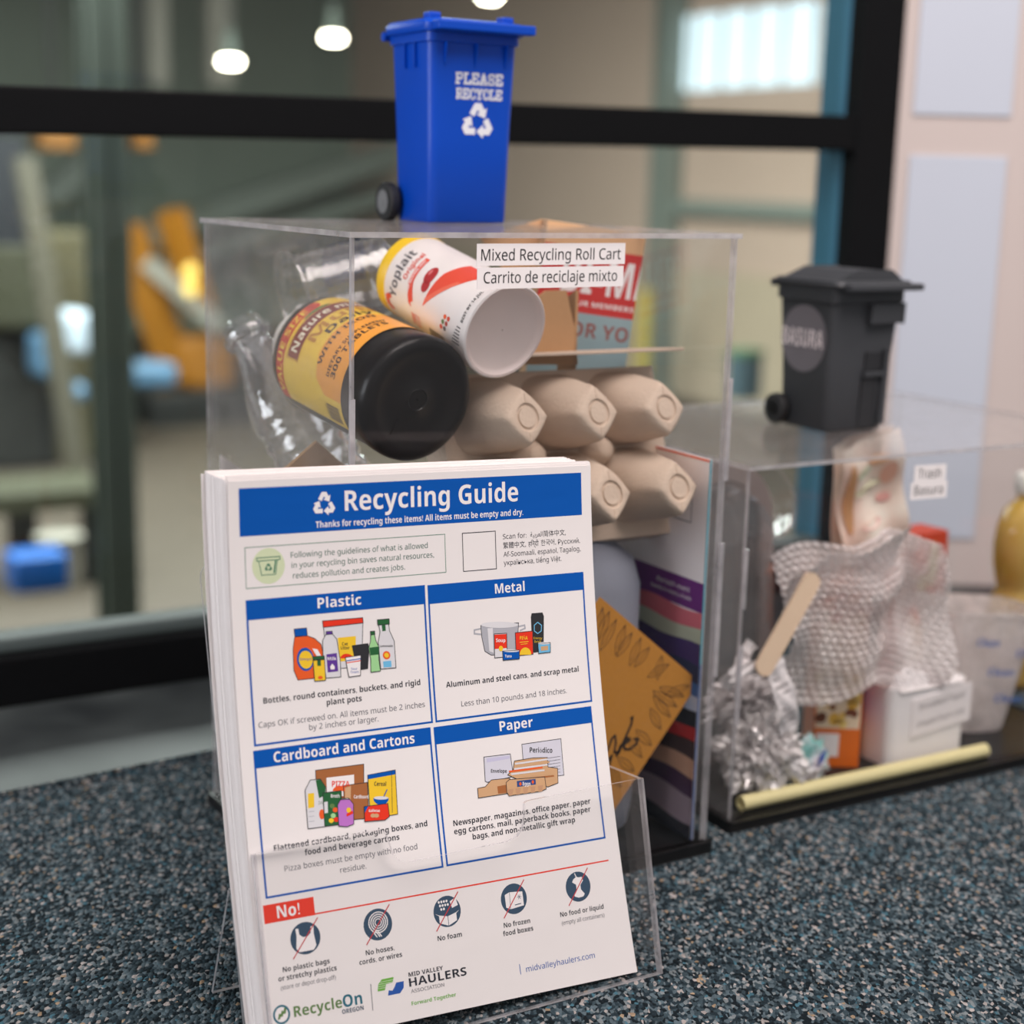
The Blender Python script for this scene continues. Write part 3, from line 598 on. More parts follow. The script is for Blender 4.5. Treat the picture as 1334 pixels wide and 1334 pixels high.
for s, a, b, v in (('Cat', 795, 825, 1028), ('Litter', 788, 832, 1048)): cv.text(s, a, b, v, 16, BLK, 5, .01)
cv.shape([(718, 968), (748, 966), (770, 995), (782, 1110), (780, 1190), (705, 1194), (696, 1100), (698, 1000)], LSIL, BLK, W_, 4); cv.shape([(718, 955), (748, 953), (750, 968), (718, 970)], PURP, BLK, W_, 5); cv.poly([(713, 1072), (766, 1066), (768, 1160), (715, 1165)], PURP, 6); cv.text('Milk', 718, 762, 1102, 16, WHITE, 7, .015); cv.poly([(728, 1135), (740, 1120), (752, 1135), (750, 1150), (730, 1150)], WHITE, 7)
cv.shape([(846, 1030), (928, 1020), (932, 1045), (920, 1150), (866, 1158)], BLK, BLK, W_, 5)
cv.shape([(645, 1098), (702, 1095), (702, 1205), (647, 1208)], YELP, BLK, W_, 7); cv.shape([(644, 1082), (702, 1079), (702, 1098), (645, 1101)], DGR, BLK, W_, 8); cv.poly([(665, 1100), (683, 1100), (683, 1130), (665, 1130)], DGR, 8); cv.ell(676, 1190, 12, 9, ORG, 8, 12)
cv.shape([(808, 1090), (888, 1080), (880, 1185), (820, 1192)], WHITE, BLK, W_, 7); cv.stroke([(812, 1108), (886, 1098)], .02, PBLUE, 8); cv.stroke([(813, 1118), (886, 1108)], .02, RED, 8); cv.text('Sour', 834, 866, 1155, 12, PBLUE, 9); cv.text('Cream', 830, 872, 1172, 12, PBLUE, 9)
cv.shape([(945, 975), (965, 973), (970, 1005), (985, 1040), (980, 1100), (985, 1165), (935, 1170), (938, 1100), (930, 1045), (942, 1010)], MINT, BLK, W_, 7); cv.shape([(944, 957), (966, 955), (967, 973), (945, 975)], DGR, BLK, W_, 8); cv.poly([(934, 1042), (984, 1036), (982, 1078), (938, 1082)], DGR, 8)
cv.shape([(990, 925), (1042, 920), (1045, 955), (1067, 1010), (1068, 1150), (988, 1155), (982, 1015), (995, 960)], LSIL, BLK, W_, 5); cv.shape([(984, 897), (1046, 892), (1046, 920), (985, 924)], DGR, BLK, W_, 6); cv.poly([(1005, 922), (1025, 920), (1025, 955), (1007, 957)], DGR, 6); cv.text('Lemonade', 990, 1058, 1040, 12, BLK, 7, .01); cv.ell(1022, 1083, 20, 22, ORG, 7, 16); cv.ell(1022, 1083, 12, 13, YELP, 8, 12); cv.poly([(1002, 1115), (1045, 1112), (1045, 1145), (1003, 1147)], SKY, 7)
# metal items
cv.aff = lambda x, y: (5.34 + .00432*(x-343) - .000242*(y-1070), 3.33 + .000382*(x-343) + .0037*(y-1070))
cv.shape([(382, 1045), (600, 1028), (590, 1190), (560, 1210), (440, 1212), (405, 1190), (388, 1110)], SILV, BLK, W_); cv.ell(490, 1040, 108, 18, LSIL, 3, 24); cv.poly([(420, 1060), (450, 1058), (455, 1200), (430, 1190)], LSIL, 3); cv.stroke([(382, 1062), (346, 1070), (346, 1090), (390, 1095)], .035, SILV, 2); cv.stroke([(600, 1050), (635, 1042), (638, 1060), (610, 1072)], .035, SILV, 2)
cv.shape([(458, 1092), (530, 1088), (532, 1222), (460, 1228)], LSIL, BLK, W_, 4); cv.poly([(459, 1096), (530, 1092), (531, 1172), (460, 1178)], RED, 5); cv.text('Soup', 468, 522, 1138, 20, WHITE, 7, .02); cv.ell(496, 1175, 12, 16, YELP, 7, 14)
cv.shape([(678, 975), (740, 970), (748, 990), (745, 1180), (740, 1192), (690, 1198), (682, 1190), (674, 995)], BLK, BLK, W_, 3); cv.stroke([(712, 1025), (735, 1042), (733, 1075), (712, 1090), (692, 1075), (692, 1042)], .02, SKY, 5, True); cv.text('Energy', 688, 738, 1122, 12, YELP, 6); cv.text('Drink', 692, 732, 1142, 12, YELP, 6)
cv.shape([(580, 1085), (682, 1075), (684, 1208), (584, 1218)], RED, BLK, W_, 5); cv.text('PIÑA', 606, 652, 1125, 20, YELP, 7, .015); cv.stroke([(606, 1140), (655, 1136)], .016, YELP, 7); cv.stroke([(612, 1152), (650, 1148)], .012, YELP, 7); cv.ell(638, 1212, 34, 42, YELP, 7, 20, 180, 360)
cv.shape([(505, 1190), (602, 1184), (602, 1235), (508, 1242)], PBLUE, BLK, W_, 8); cv.ell(554, 1188, 48, 8, LSIL, 9, 20); cv.text('Tuna', 518, 556, 1226, 16, WHITE, 10, .015); cv.shape([(712, 1148), (786, 1142), (786, 1198), (716, 1205)], SKY, BLK, W_, 8); cv.ell(749, 1146, 37, 7, LSIL, 9, 20); cv.poly([(728, 1165), (772, 1160), (772, 1185), (730, 1190)], LBRN, 9)
# cartons
cv.aff = lambda x, y: (1.27 + .004253*(x-500) - .000365*(y-660), 6.12 + .000601*(x-500) + .003817*(y-660))
cv.shape([(552, 562), (796, 527), (798, 770), (560, 800)], BRN, BLK, W_); cv.poly([(606, 600), (746, 582), (748, 690), (610, 700)], WHITE, 3); cv.text('PIZZA', 634, 724, 646, 30, RED, 5, .02); cv.ell(672, 668, 34, 26, ORG, 5, 18, 180, 360)
cv.shape([(692, 640), (815, 622), (822, 790), (795, 812), (760, 815), (700, 822)], BRN, BLK, W_, 4); cv.poly([(700, 650), (730, 640), (728, 800), (700, 815)], LBRN, 5); cv.text('Cardboard', 745, 820, 706, 18, WHITE, 6, .015)
cv.shape([(816, 584), (960, 555), (972, 788), (930, 795), (828, 770)], YELP, BLK, W_, 6); cv.poly([(816, 584), (960, 557), (962, 578), (818, 606)], PBLUE, 7); cv.text('Cereal', 850, 912, 640, 22, BLK, 8, .012); cv.ell(885, 705, 40, 34, PBLUE, 8, 18, 0, 180); cv.ell(885, 703, 38, 9, LSIL, 9, 16); cv.stroke([(900, 695), (916, 660)], .022, PBLUE, 9); cv.stroke([(940, 560), (944, 780)], .01, BLK, 8)
cv.shape([(500, 665), (525, 612), (575, 606), (604, 650), (606, 850), (515, 862)], LSIL, BLK, W_, 6); cv.poly([(552, 612), (575, 608), (602, 650), (600, 690), (570, 705)], DGR, 7); cv.poly([(514, 682), (545, 678), (546, 752), (516, 757)], YELP, 7); cv.ell(584, 788, 14, 26, ORG, 7, 14); cv.text('Juice', 566, 600, 735, 18, DGR, 7); cv.stroke([(520, 775), (546, 772)], .012, SILV, 7); cv.stroke([(520, 800), (546, 797)], .012, SILV, 7); cv.stroke([(520, 825), (546, 822)], .012, SILV, 7)
cv.shape([(588, 678), (680, 666), (690, 838), (598, 850)], DGR, BLK, W_, 9); cv.poly([(594, 725), (612, 722), (614, 780), (597, 783)], LSIL, 10); cv.text('Broth', 628, 672, 702, 18, WHITE, 11, .012)
for x, y, m_ in ((635, 745, LEAF), (650, 765, ORG), (640, 795, MINT), (655, 815, RED), (630, 820, YELP)): cv.ell(x, y, 13, 13, m_, 11, 10)
cv.shape([(662, 740), (676, 712), (720, 706), (742, 735), (744, 838), (710, 852), (668, 848)], LIL, BLK, W_, 12); cv.shape([(674, 712), (682, 706), (716, 704), (720, 710)], LSIL, BLK, W_, 13); cv.ell(718, 766, 12, 14, YELP, 14, 12); cv.poly([(706, 786), (738, 768), (740, 784), (708, 800)], RED, 15)
cv.shape([(797, 748), (920, 732), (928, 800), (905, 818), (800, 826)], RED, BLK, W_, 12); cv.poly([(797, 750), (818, 746), (800, 782)], PBLUE, 13); cv.text('Galletas', 820, 878, 776, 14, WHITE, 14, .01); cv.ell(842, 795, 13, 11, LBRN, 14, 12); cv.ell(860, 795, 13, 11, LBRN, 15, 12)
# papers
cv.aff = lambda x, y: (5.10 + .004815*(x-280) - .0005*(y-545), 6.81 + .000671*(x-280) + .00416*(y-545))
cv.shape([(504, 278), (708, 245), (724, 430), (620, 445), (515, 400)], LGRY, BLK, W_); cv.text('Periódico', 545, 663, 318, 26, BLK, 3, .01)
for k in range(6): cv.stroke([(640, 345+k*16), (704, 335+k*16)], .009, GREY, 3)
cv.shape([(312, 345), (445, 327), (462, 440), (330, 470), (320, 465)], LGRY, BLK, W_, 3); cv.text('Envelope', 348, 428, 422, 18, BLK, 5, .006); cv.poly([(325, 352), (440, 336), (444, 350), (328, 372)], pm('print_pale_lilac', (200, 196, 222), .7), 4)
cv.shape([(282, 500), (320, 492), (350, 458), (440, 448), (470, 480), (460, 520), (286, 548)], LBRN, BLK, W_, 6); cv.poly([(380, 490), (440, 478), (440, 520), (384, 526)], BRN, 7)
cv.shape([(466, 362), (560, 345), (636, 342), (640, 390), (690, 395), (692, 470), (640, 490), (520, 470), (432, 432), (460, 405)], LBRN, BLK, W_, 6)
for k, (m_, dx) in enumerate(((LSIL, 0), (LBRN, 6), (LSIL, -4), (ORG, -30), (LSIL, -20), (LBRN, 20), (BRN, 30), (LBRN, 40))): cv.poly([(468+dx, 372+k*13), (640+dx, 346+k*14), (642+dx, 354+k*14), (470+dx, 381+k*13)], m_, 8)
cv.shape([(424, 470), (440, 455), (560, 445), (622, 440), (630, 500), (605, 512), (440, 536), (428, 520)], LBRN, BLK, W_, 9); cv.poly([(478, 462), (574, 450), (576, 478), (480, 492)], pm('print_deep_blue', (40, 70, 130), .6), 11); cv.text('Eggs', 508, 548, 484, 18, WHITE, 12, .012); cv.ell(496, 476, 6, 9, ORG, 12, 10); cv.ell(560, 466, 6, 9, ORG, 12, 10)
for k in range(5): cv.shape([(432+38*k, 505-5*k), (462+38*k, 500-5*k), (456+38*k, 532-5*k), (438+38*k, 535-5*k)], pm('print_carton_tan', (196, 150, 116), .7), LBRN, .008, 10)
cv.aff = None
mb = MB(); layer(mb, -.0004, 0, n=40, nu=8)
cv.emit(mb, lambda u, v, h: S(u*IN, PH - v*IN, h), lift=.00003, su=2.0, sv=.3)
o = mb.build('recycling_guide_sheet', smooth=False); o.matrix_world = MP
tag(o, 'white printed recycling guide with blue headings, front sheet of the stack in the stand', 'printed guide')

# --- the clear stand
HY, HT = .5157, .25
r = Vector((cos(HY), sin(HY), 0)); bb = Vector((-sin(HY), cos(HY), 0)); up = bb*sin(HT) + Vector((0, 0, cos(HT))); nn = -bb*cos(HT) + Vector((0, 0, sin(HT)))
O = P0 + S(PW/2, 0); O = O - up*(O.z/up.z) + nn*.003; O = O - up*(O.z/up.z); O = O - r*.10795
MH = Matrix(((r.x, -nn.x, up.x, O.x), (r.y, -nn.y, up.y, O.y), (r.z, -nn.z, up.z, O.z), (0, 0, 0, 1)))   # x along, y back through the pocket, z up its lean
st = thing('brochure_stand', 'clear acrylic leaflet stand holding the recycling guides, its front lip stepped', 'leaflet stand', T(*O))
MHL = T(*(-O)) @ MH
X0, X1, ZT, DP = .0004, .2280, .1088, .037
cut = [(X0, .0), (X1, .0), (X1, ZT), (.1560, ZT)] + [(.1545-.0012*k, ZT-.0010*k*k*.25) for k in range(1, 3)] + [(.1512, .1010), (.1496, .0950)] + [(.1460, .0914), (.1400, .0897), (.0830, .0897), (.0776, .0914), (.0742, .0950), (.0716, .1050), (.0700, .1078), (.0675, ZT), (X0, ZT)]
mb = MB(); mb.prism(cut, -.0025, 0, ACR, 'y', MHL, ACE); mb.build('front_lip', st)
mb = MB(); mb.prism([(X0, .0)] + [(X1, .0)] + [(X1-.008+.008*cos(a), .244+.008*sin(a)) for a in [k*pi/8 for k in range(5)]] + [(X0+.008-.008*sin(a), .244+.008*cos(a)) for a in [k*pi/8 for k in range(5)]], DP, DP+.0025, ACR, 'y', MHL, ACE); mb.build('back_plate', st)
for x in (X0, X1-.0025):
    mb = MB(); mb.prism([(0, .0), (DP, .0), (DP, .1135), (0, ZT)], x, x+.0025, ACR, 'x', MHL, ACE); mb.build('side_wall', st)
mb = MB(); mb.box((X0+.0025, 0, 0), (X1-.0025, DP, .001), ACR, MHL, ACE); mb.build('floor_plate', st)
# rear foot: a plate from the middle of the back down to the counter
def wl(x, y, z): return MHL @ Vector((x, y, z))
pa, pb = wl(X0, DP+.0026, .085), wl(X1, DP+.0026, .085); off = bb*.030
pc, pd = Vector((pb.x, pb.y, .0002 - O.z)) + off, Vector((pa.x, pa.y, .0002 - O.z)) + off
mb = MB(); q = [pa, pb, pc, pd]; n_ = bb*.0025
mb.add(q + [x + n_ for x in q], [(0, 3, 2, 1), (4, 5, 6, 7)], ACR); mb.add(q + [x + n_ for x in q], [(0, 1, 5, 4), (1, 2, 6, 5), (2, 3, 7, 6), (3, 0, 4, 7)], ACE); mb.build('rear_foot', st)

# ------------------------------------------------------------------ toy blue recycling cart on the tall case
def ring(w, d, r, z, cy=0, n=5): return [(x, y, z) for x, y in rrect(w, d, r, n, 0, cy)]
BB = pm('cart_blue', (0, 68, 182), 0.36, spec=0.3, var=0.03, bump=0.06, bscale=900); RUB = pm('rubber_tyre', (28, 28, 30), .6); HUB = pm('grey_hub', (112, 112, 114), .5)
bl = thing('toy_recycling_cart', 'small blue toy wheeled cart reading PLEASE RECYCLE on top of the tall case', 'toy cart', FA @ T(.1525, .1475, .4003))
mb = MB(); mb.loft([ring(.0560, .048, .005, .0004, .0250), ring(.0575, .050, .006, .002, .0250), ring(.0600, .0525, .006, .055, .0250), ring(.0640, .0565, .006, .112, .0250), ring(.0672, .0600, .006, .1125, .0250), ring(.0672, .0600, .006, .1180, .0250)], BB)
mb.build('body', bl, smooth=35)
for x in (-.0215, .0005, .0225):
    mb = MB(); mb.prism([(-.0034, .1125), (-.0068, .1125), (-.0032, .098)], x-.0006, x+.0006, BB, 'x'); mb.build('rib', bl)
for y in (.016, .030):
    mb = MB(); mb.box((-.0337, y-.0007, .097), (-.0305, y+.0007, .1125), BB); mb.build('rib', bl)
mb = MB(); mb.loft([ring(.0715, .0640, .007, .1182, .0245), ring(.0725, .0650, .007, .1200, .0245), ring(.0725, .0650, .007, .1235, .0245), ring(.0690, .0610, .008, .1260, .0245), ring(.0560, .0480, .010, .1272, .0245), ring(.0500, .0420, .010, .1262, .0245)], BB)
lid = mb.build('lid', bl, smooth=35)
mb = MB(); mb.box((-.0335, -.0175, .1185), (.0365, -.0075, .1245), BB); mb.build('lid_handle', lid, bevel=.0012)
for x, y in ((-.0265, .004), (.0265, .004)):
    mb = MB(); mb.box((x-.0042, y-.003, .124), (x+.0042, y+.006, .1305), BB); mb.build('lid_bump', lid, bevel=.0012)
mb = MB(); mb.tube([(-.036, .056, .118), (.036, .056, .118)], .003, BB, 12); mb.build('hinge', lid, smooth=40)
for s in (-1, 1):
    mb = MB(); M = T(s*.0345, .050, .0125) @ RY(pi/2); mb.lathe([(.0085, -.0036), (.0118, -.0036), (.0128, -.0022), (.0128, .0022), (.0118, .0036), (.0085, .0036)], RUB, 36, M); w = mb.build('wheel', bl, smooth=35)
    mb = MB(); mb.lathe([(.0078, -.0041), (.0068, -.0042), (.0060, -.0036), (.0030, -.0036), (.0026, -.0044), (.0005, -.0044), (.0005, .0044), (.0026, .0044), (.0030, .0036), (.0060, .0036), (.0068, .0042), (.0078, .0041)], HUB, 24, M); mb.build('hub', w, smooth=35)
mb = MB(); mb.tube([(-.031, .050, .0125), (.031, .050, .0125)], .002, RUB); mb.build('axle', bl)
def bluefront(x, z, h): return (x, .0250 - .5*(.0525 + (z-.055)/.057*.004) - h - .0001, z)
PRW = pm('cart_print_white', (226, 228, 236), .6, var=.02)
def slab_word(cv, word, x0, x1, z0, H, m, L):
    """stout slab-serif capitals"""
    G = {'P': [[(.12, 0), (.12, 1)], [(.12, 1), (.7, 1), (.82, .85), (.82, .62), (.7, .48), (.12, .48)], [(0, 0), (.42, 0)], [(0, 1), (.2, 1)]], 'L': [[(.16, 0), (.16, 1)], [(0, 0), (.86, 0), (.86, .3)], [(0, 1), (.46, 1)]], 'E': [[(.14, 0), (.14, 1)], [(0, 0), (.84, 0), (.84, .28)], [(0, 1), (.84, 1), (.84, .74)], [(.14, .5), (.56, .5)]],
         'A': [[(.12, 0), (.42, 1), (.50, 1), (.82, 0)], [(.24, .34), (.70, .34)], [(-.02, 0), (.32, 0)], [(.62, 0), (.98, 0)]], 'S': [[(.8, .72), (.8, .92), (.62, 1), (.3, 1), (.12, .86), (.12, .66), (.3, .54), (.64, .46), (.82, .34), (.82, .14), (.64, 0), (.28, 0), (.1, .1), (.1, .3)]], 'R': [[(.12, 0), (.12, 1)], [(.12, 1), (.66, 1), (.78, .86), (.78, .64), (.66, .5), (.12, .5)], [(.5, .5), (.82, 0), (.96, 0)], [(0, 0), (.38, 0)], [(0, 1), (.2, 1)]],
         'C': [[(.84, .70), (.84, .88), (.66, 1), (.32, 1), (.1, .8), (.1, .2), (.32, 0), (.66, 0), (.84, .14), (.84, .26)]], 'Y': [[(.08, 1), (.45, .48), (.82, 1)], [(.45, .48), (.45, 0)], [(-.04, 1), (.26, 1)], [(.64, 1), (.96, 1)], [(.24, 0), (.66, 0)]]}
    n = len(word); st = (x1-x0)/n
    for i, ch in enumerate(word):
        for ln in G[ch]: cv.stroke([(x0 + st*i + p[0]*st*.88 + st*.04, z0 + p[1]*H) for p in ln], H*.24, m, L)
cv = Canvas(False); iv = (FA @ T(.1525, .1475, .4003)).inverted() @ FA
a = at(590, 108, .1488); b = at(652, 110, .1488); slab_word(cv, 'PLEASE', a.x-.1525, b.x-.1525, a.z-.4003, .0060, PRW, 2)
a = at(591, 127.5, .1488); b = at(651, 128.5, .1488); slab_word(cv, 'RECYCLE', a.x-.1525, b.x-.1525, a.z-.4003, .0056, PRW, 2)
a = at(619, 157, .1488); recycle(cv, a.x-.1525, a.z-.4003-.001, .0128, PRW, 2, 1)
mb = MB(); cv.emit(mb, bluefront); mb.build('printed_lettering', bl, label='white lettering PLEASE RECYCLE over three chasing arrows', smooth=False)

# ------------------------------------------------------------------ toy black trash cart on the trash case
GB = pm('cart_charcoal', (64, 66, 70), 0.5, spec=.3, var=.05, bump=.05, bscale=700); GBD = pm('cart_recess_shade', (34, 35, 39), .6)
gx, gy = .1715, .0885
gb = thing('toy_trash_cart', 'small charcoal toy wheeled cart with a round BASURA sign on the low case', 'toy cart', FB @ T(gx, gy, .2519))
def ring2(w, d, r, z, cy, cx): return [(x, y, z) for x, y in rrect(w, d, r, 5, cx, cy)]
mb = MB(); mb.loft([ring2(.0555, .050, .005, .0004, .0270, -.0040), ring2(.0575, .052, .006, .002, .0270, -.0040), ring2(.0615, .057, .006, .050, .0285, -.0020), ring(.0660, .064, .006, .095, .0300), ring(.0700, .068, .006, .0955, .0300), ring(.0700, .068, .006, .1060, .0300)], GB); mb.build('body', gb, smooth=35)
def gfront(z): return .0270 + (.0030)*(z/.095) - (.052 + (.064-.052)*(z/.095))/2
def gplate(name, x0, x1, z0, z1, th, m):
    mb = MB(); mb.prism([(gfront(z0)+.001, z0), (gfront(z0)-th, z0), (gfront(z1)-th, z1), (gfront(z1)+.001, z1)], x0, x1, m, 'x'); return mb.build(name, gb, bevel=.0006)
gplate('front_recess_shade', .001, .0165, .0445, .0585, .0006, GBD); gplate('front_recess_shade', -.001, .0125, .002, .040, .0006, GBD)  # dark plates carry the shade of the recesses in the cart front
gplate('grab_bar', -.0005, .0175, .0405, .0440, .0026, GB); gplate('front_skirt', -.001, .031, .0800, .0945, .0050, GB); gplate('front_stile', .0180, .0225, .004, .060, .0022, GB)
mb = MB(); mb.loft([ring(.0735, .0740, .006, .1063, .0280), ring(.0750, .0760, .006, .1078, .0280), ring(.0730, .0740, .008, .1110, .0280)], GB); lid = mb.build('lid', gb, smooth=35)
mb = MB(); mb.prism([(-.030, .1108), (.030, .1108), (.020, .1180), (-.012, .1180)], -.002, .058, GB, 'y'); mb.build('lid_ridge', lid, bevel=.001)
mb = MB(); mb.box((-.032, -.0175, .1045), (.0385, -.0085, .1095), GB); mb.build('lid_handle', lid, bevel=.0012)
mb = MB(); mb.tube([(-.0375, .064, .1065), (.0375, .064, .1065)], .003, GB, 12); mb.build('hinge', lid, smooth=40)
for s in (-1, 1):
    mb = MB(); M = T(s*.0345-.002, .0520, .0118) @ RY(pi/2); mb.lathe([(.006, -.004), (.0110, -.0036), (.0116, -.002), (.0116, .002), (.0110, .0036), (.006, .004)], RUB, 30, M); w = mb.build('wheel', gb, smooth=35)
    mb = MB(); mb.lathe([(.0055, -.0046), (.001, -.0046), (.001, .0046), (.0055, .0046)], BLACK, 20, M); mb.build('hub', w)
def gside(u, v, h):   # the side of the cart that faces the tall case: u from front to back
    return (-.0330 - .0003 - h*3, .0285 + u, v)
SGN = pm('cart_sign_grey', (118, 114, 120), .6); cv = Canvas(False); cv.ell(-.001, .067, .0255, .0250, SGN, 1, 40); cv.text('BASURA', -.0240, .0215, .0610, .0130, pm('cart_sign_pale', (244, 232, 234), .6), 3, .03)
mb = MB(); cv.emit(mb, lambda u, v, h: gside(-u, v, h), .0001); mb.build('round_sign', gb, label='round grey sign reading BASURA', smooth=False)

# ------------------------------------------------------------------ inside the tall case
def radial(M0):
    return lambda R: (lambda th, z, h: None)
def wrap(R, th0, lift=0):
    """canvas u in metres of arc from angle th0 (degrees, 0 = local x, 90 = local y), v along the axis"""
    return lambda u, v, h: ((R(v)+h+lift)*cos(radians(th0)+u/.037), (R(v)+h+lift)*sin(radians(th0)+u/.037), v)
# vitamin bottle
vb = thing('vitamin_bottle', 'large black supplement bottle with a yellow label, lying with its base towards the front', 'bottle', axis((.0578, .032, .3040), (.0443, .15, .3220), FA))
BBL = pm('bottle_black', (15, 13, 15), .30, spec=.22, var=.1)
mb = MB(); mb.lathe([(.0005, .0030), (.006, .0028), (.0065, .0022), (.0072, .0028), (.018, .0030), (.026, .0022), (.0285, .0004), (.0320, .0002), (.0352, .0012), (.0368, .0034), (.0374, .0070), (.0372, .0150), (.0366, .0175), (.0366, .1045), (.0360, .1080), (.030, .1150), (.0215, .1180), (.0205, .1200), (.0205, .1230)], BBL, 72, None, False, True); mb.build('body', vb, smooth=40)
mb = MB(); mb.prism([(.0, .006), (.0052, -.003), (-.0052, -.003)], .0016, .0021, BBL, 'z', T(.012, -.016, 0)); mb.build('moulded_mark', vb)
mb = MB(); mb.lathe([(.0225, .1190), (.0230, .1205), (.0230, .1330), (.0222, .1345), (.0005, .1345)], pm('cap_white', (220, 214, 206), .4), 48, None, True, False); mb.build('cap', vb, smooth=40)
VY = pm('label_yellow', (250, 208, 70), .4, spec=.4, coat=.3); VO = pm('label_orange', (250, 168, 60), .4, coat=.3); VR = pm('label_red', (206, 60, 40), .45); VM = pm('label_maroon', (132, 54, 48), .45); VG = pm('label_gold', (196, 138, 52), .45); VK = pm('label_dark_text', (70, 48, 36), .5); VW = pm('label_cream', (250, 240, 214), .5)
R_ = lambda v: .0369
cv = Canvas(False); LW = .135
cv.rect(0, .030, LW, .1225, VY, 1); cv.rect(0, .1120, .066, .1225, VR, 2); cv.ell(.066, .11725, .004, .00525, VR, 2, 16); cv.text('VALUE SIZE', .005, .060, .1142, .0062, VY, 4, .03)
cv.rect(.030, .0930, .105, .1075, VM, 2); cv.frame(.029, .0920, .106, .1085, .0006, VG, 3); cv.text('Nature made', .034, .100, .0962, .0082, VW, 4, .025); cv.ell(.064, .1098, .010, .0016, LEAF, 4, 16)
cv.text('Multi', .044, .092, .0800, .0105, VG, 4, .03); cv.text('Daily', .053, .086, .0715, .0075, VK, 4, .01)
cv.poly([(.018, .030), (.018, .052), (.026, .0640), (.040, .0690), (.105, .0690), (.105, .030)], VO, 2); cv.text('WITH IRON', .034, .082, .0615, .0050, VK, 4, .02); cv.text('DIETARY SUPPLEMENT', .030, .082, .0480, .0036, VK, 4, .008); cv.text('300 TABLETS', .030, .080, .0405, .0056, VK, 4, .03)
for k in range(14): cv.rect(.0030+.0008*k, .034, .0030+.0008*k+(.0004 if k % 3 else .0006), .051, VK, 3)
cv.text('0 31604 02671', .003, .0145, .0518, .0016, VK, 3)
for k in range(9): cv.rect(.107, .104-.006*k, .130-(.004 if k % 3 == 0 else 0), .1058-.006*k, pm('label_fine_print', (176, 120, 60), .5), 3)
for k_, it in enumerate(cv.it): cv.it[k_] = ([(p[0], .026 + (p[1]-.030)*.82) for p in it[0]],) + it[1:]
mb = MB(); cv.emit(mb, wrap(R_, -38), .00008, .0026, None); mb.build('label', vb, smooth=30, label='yellow paper label with a red band')
# yogurt cup
yc = thing('yogurt_cup', 'white yogurt cup with red print lying above the supplement bottle, its base to the front', 'cup', axis((.1125, .030, .3420), (.0985, .14, .3735), FA))
YW = pm('cup_white', (246, 240, 238), .35, spec=.4, trans=.12); YB = pm('cup_base_milky', (248, 232, 228), .4, trans=.12)
yr = lambda v: .0292 - .0030*(v/.092)
mb = MB(); mb.lathe([(.0280, .0), (.0290, .0008), (yr(.004), .004), (yr(.088), .088), (.0265, .0890), (.0265, .0915), (.0250, .0915)], YW, 72, None, False, True); mb.build('body', yc, smooth=40)
mb = MB(); mb.lathe([(.0282, .0), (.0268, .0002), (.0258, .0018), (.0240, .0030), (.0005, .0034)], YB, 64, None, False, False); mb.build('base', yc, smooth=40, label='milky recessed base')
mb = MB(); mb.lathe([(.0262, .0912), (.0268, .0920), (.0268, .1000), (.0255, .1012), (.0005, .1012)], pm('lid_yellow', (244, 200, 24), .4), 48, None, True, False); mb.build('lid', yc, smooth=40, label='bright yellow lid')
YR = pm('cup_red', (226, 74, 50), .4); YDR = pm('cup_dark_red', (176, 34, 40), .4); YG = pm('cup_grey', (96, 92, 96), .5); YK = pm('cup_black', (52, 46, 48), .5)
cv = Canvas(False)
cv.poly([(.034, .056), (.062, .030), (.080, .016), (.080, .044), (.062, .052)], YR, 2); cv.poly([(.034, .056), (.040, .0555), (.062, .034), (.062, .030)], pm('cup_red_shine', (236, 110, 84), .4), 3)
cv.text('Yoplait', .026, .066, .092, .0090, YG, 3, .006); cv.text('Original', .044, .068, .0835, .0050, YR, 3, .02)
for k in range(5): cv.ell(.020 + .0055*cos(radians(20+36*k)), .100 + .0055*sin(radians(20+36*k)), .0018, .0034, ORG if k % 2 else YR, 3, 10)
cv.poly([(.028, .0705), (.030, .0745), (.044, .0800), (.066, .0805), (.066, .0755), (.046, .0750), (.033, .0690), (.031, .0720)], YR, 3); cv.text('MADE WITH REAL FRUIT', .036, .064, .0768, .0026, WHITE, 4, .01)
cv.ell(.056, .062, .0075, .0052, YDR, 4, 20); cv.ell(.048, .0605, .005, .0042, YDR, 4, 18); cv.ell(.058, .064, .0026, .0014, pm('cup_berry_shine', (222, 120, 120), .3), 5, 12)
cv.frame(.0145, .0600, .0240, .0705, .0005, YR, 3); cv.text('140', .0155, .0230, .0660, .0036, YR, 4, .02); cv.text('CALORIES', .0158, .0228, .0636, .0014, YR, 4); cv.text('PER CUP', .0162, .0225, .0615, .0012, YR, 4)
for k in range(15): cv.rect(.0135, .046-.0013*k-.0005, .0215, .046-.0013*k+(.0002 if k % 4 else .0005), YG, 3)
cv.text('0 70470 00302', .0215, .0222, .040, .0016, YG, 3) if False else None
for i, (x, z, m_) in enumerate(((.029, .030, YR), (.033, .0285, LEAF), (.037, .027, ORG), (.029, .0255, YG), (.033, .024, YDR), (.037, .0225, YR))): cv.ell(x, z, .0017, .0017, m_, 3, 14)
for k in range(6): cv.stroke([(.024+.0024*k, .016-.001*k), (.024+.0024*k, .007)], .0008, YK, 3)
cv.text('BEST BY 14 JUL', .0400, .0650, .0060, .0026, YK, 3, .008)
for k_, it in enumerate(cv.it): cv.it[k_] = ([(p[0]*1.12, p[1]*.84) for p in it[0]],) + it[1:]
mb = MB(); cv.emit(mb, wrap(yr, -60), .00008, .0024, None); mb.build('printing', yc, smooth=30)
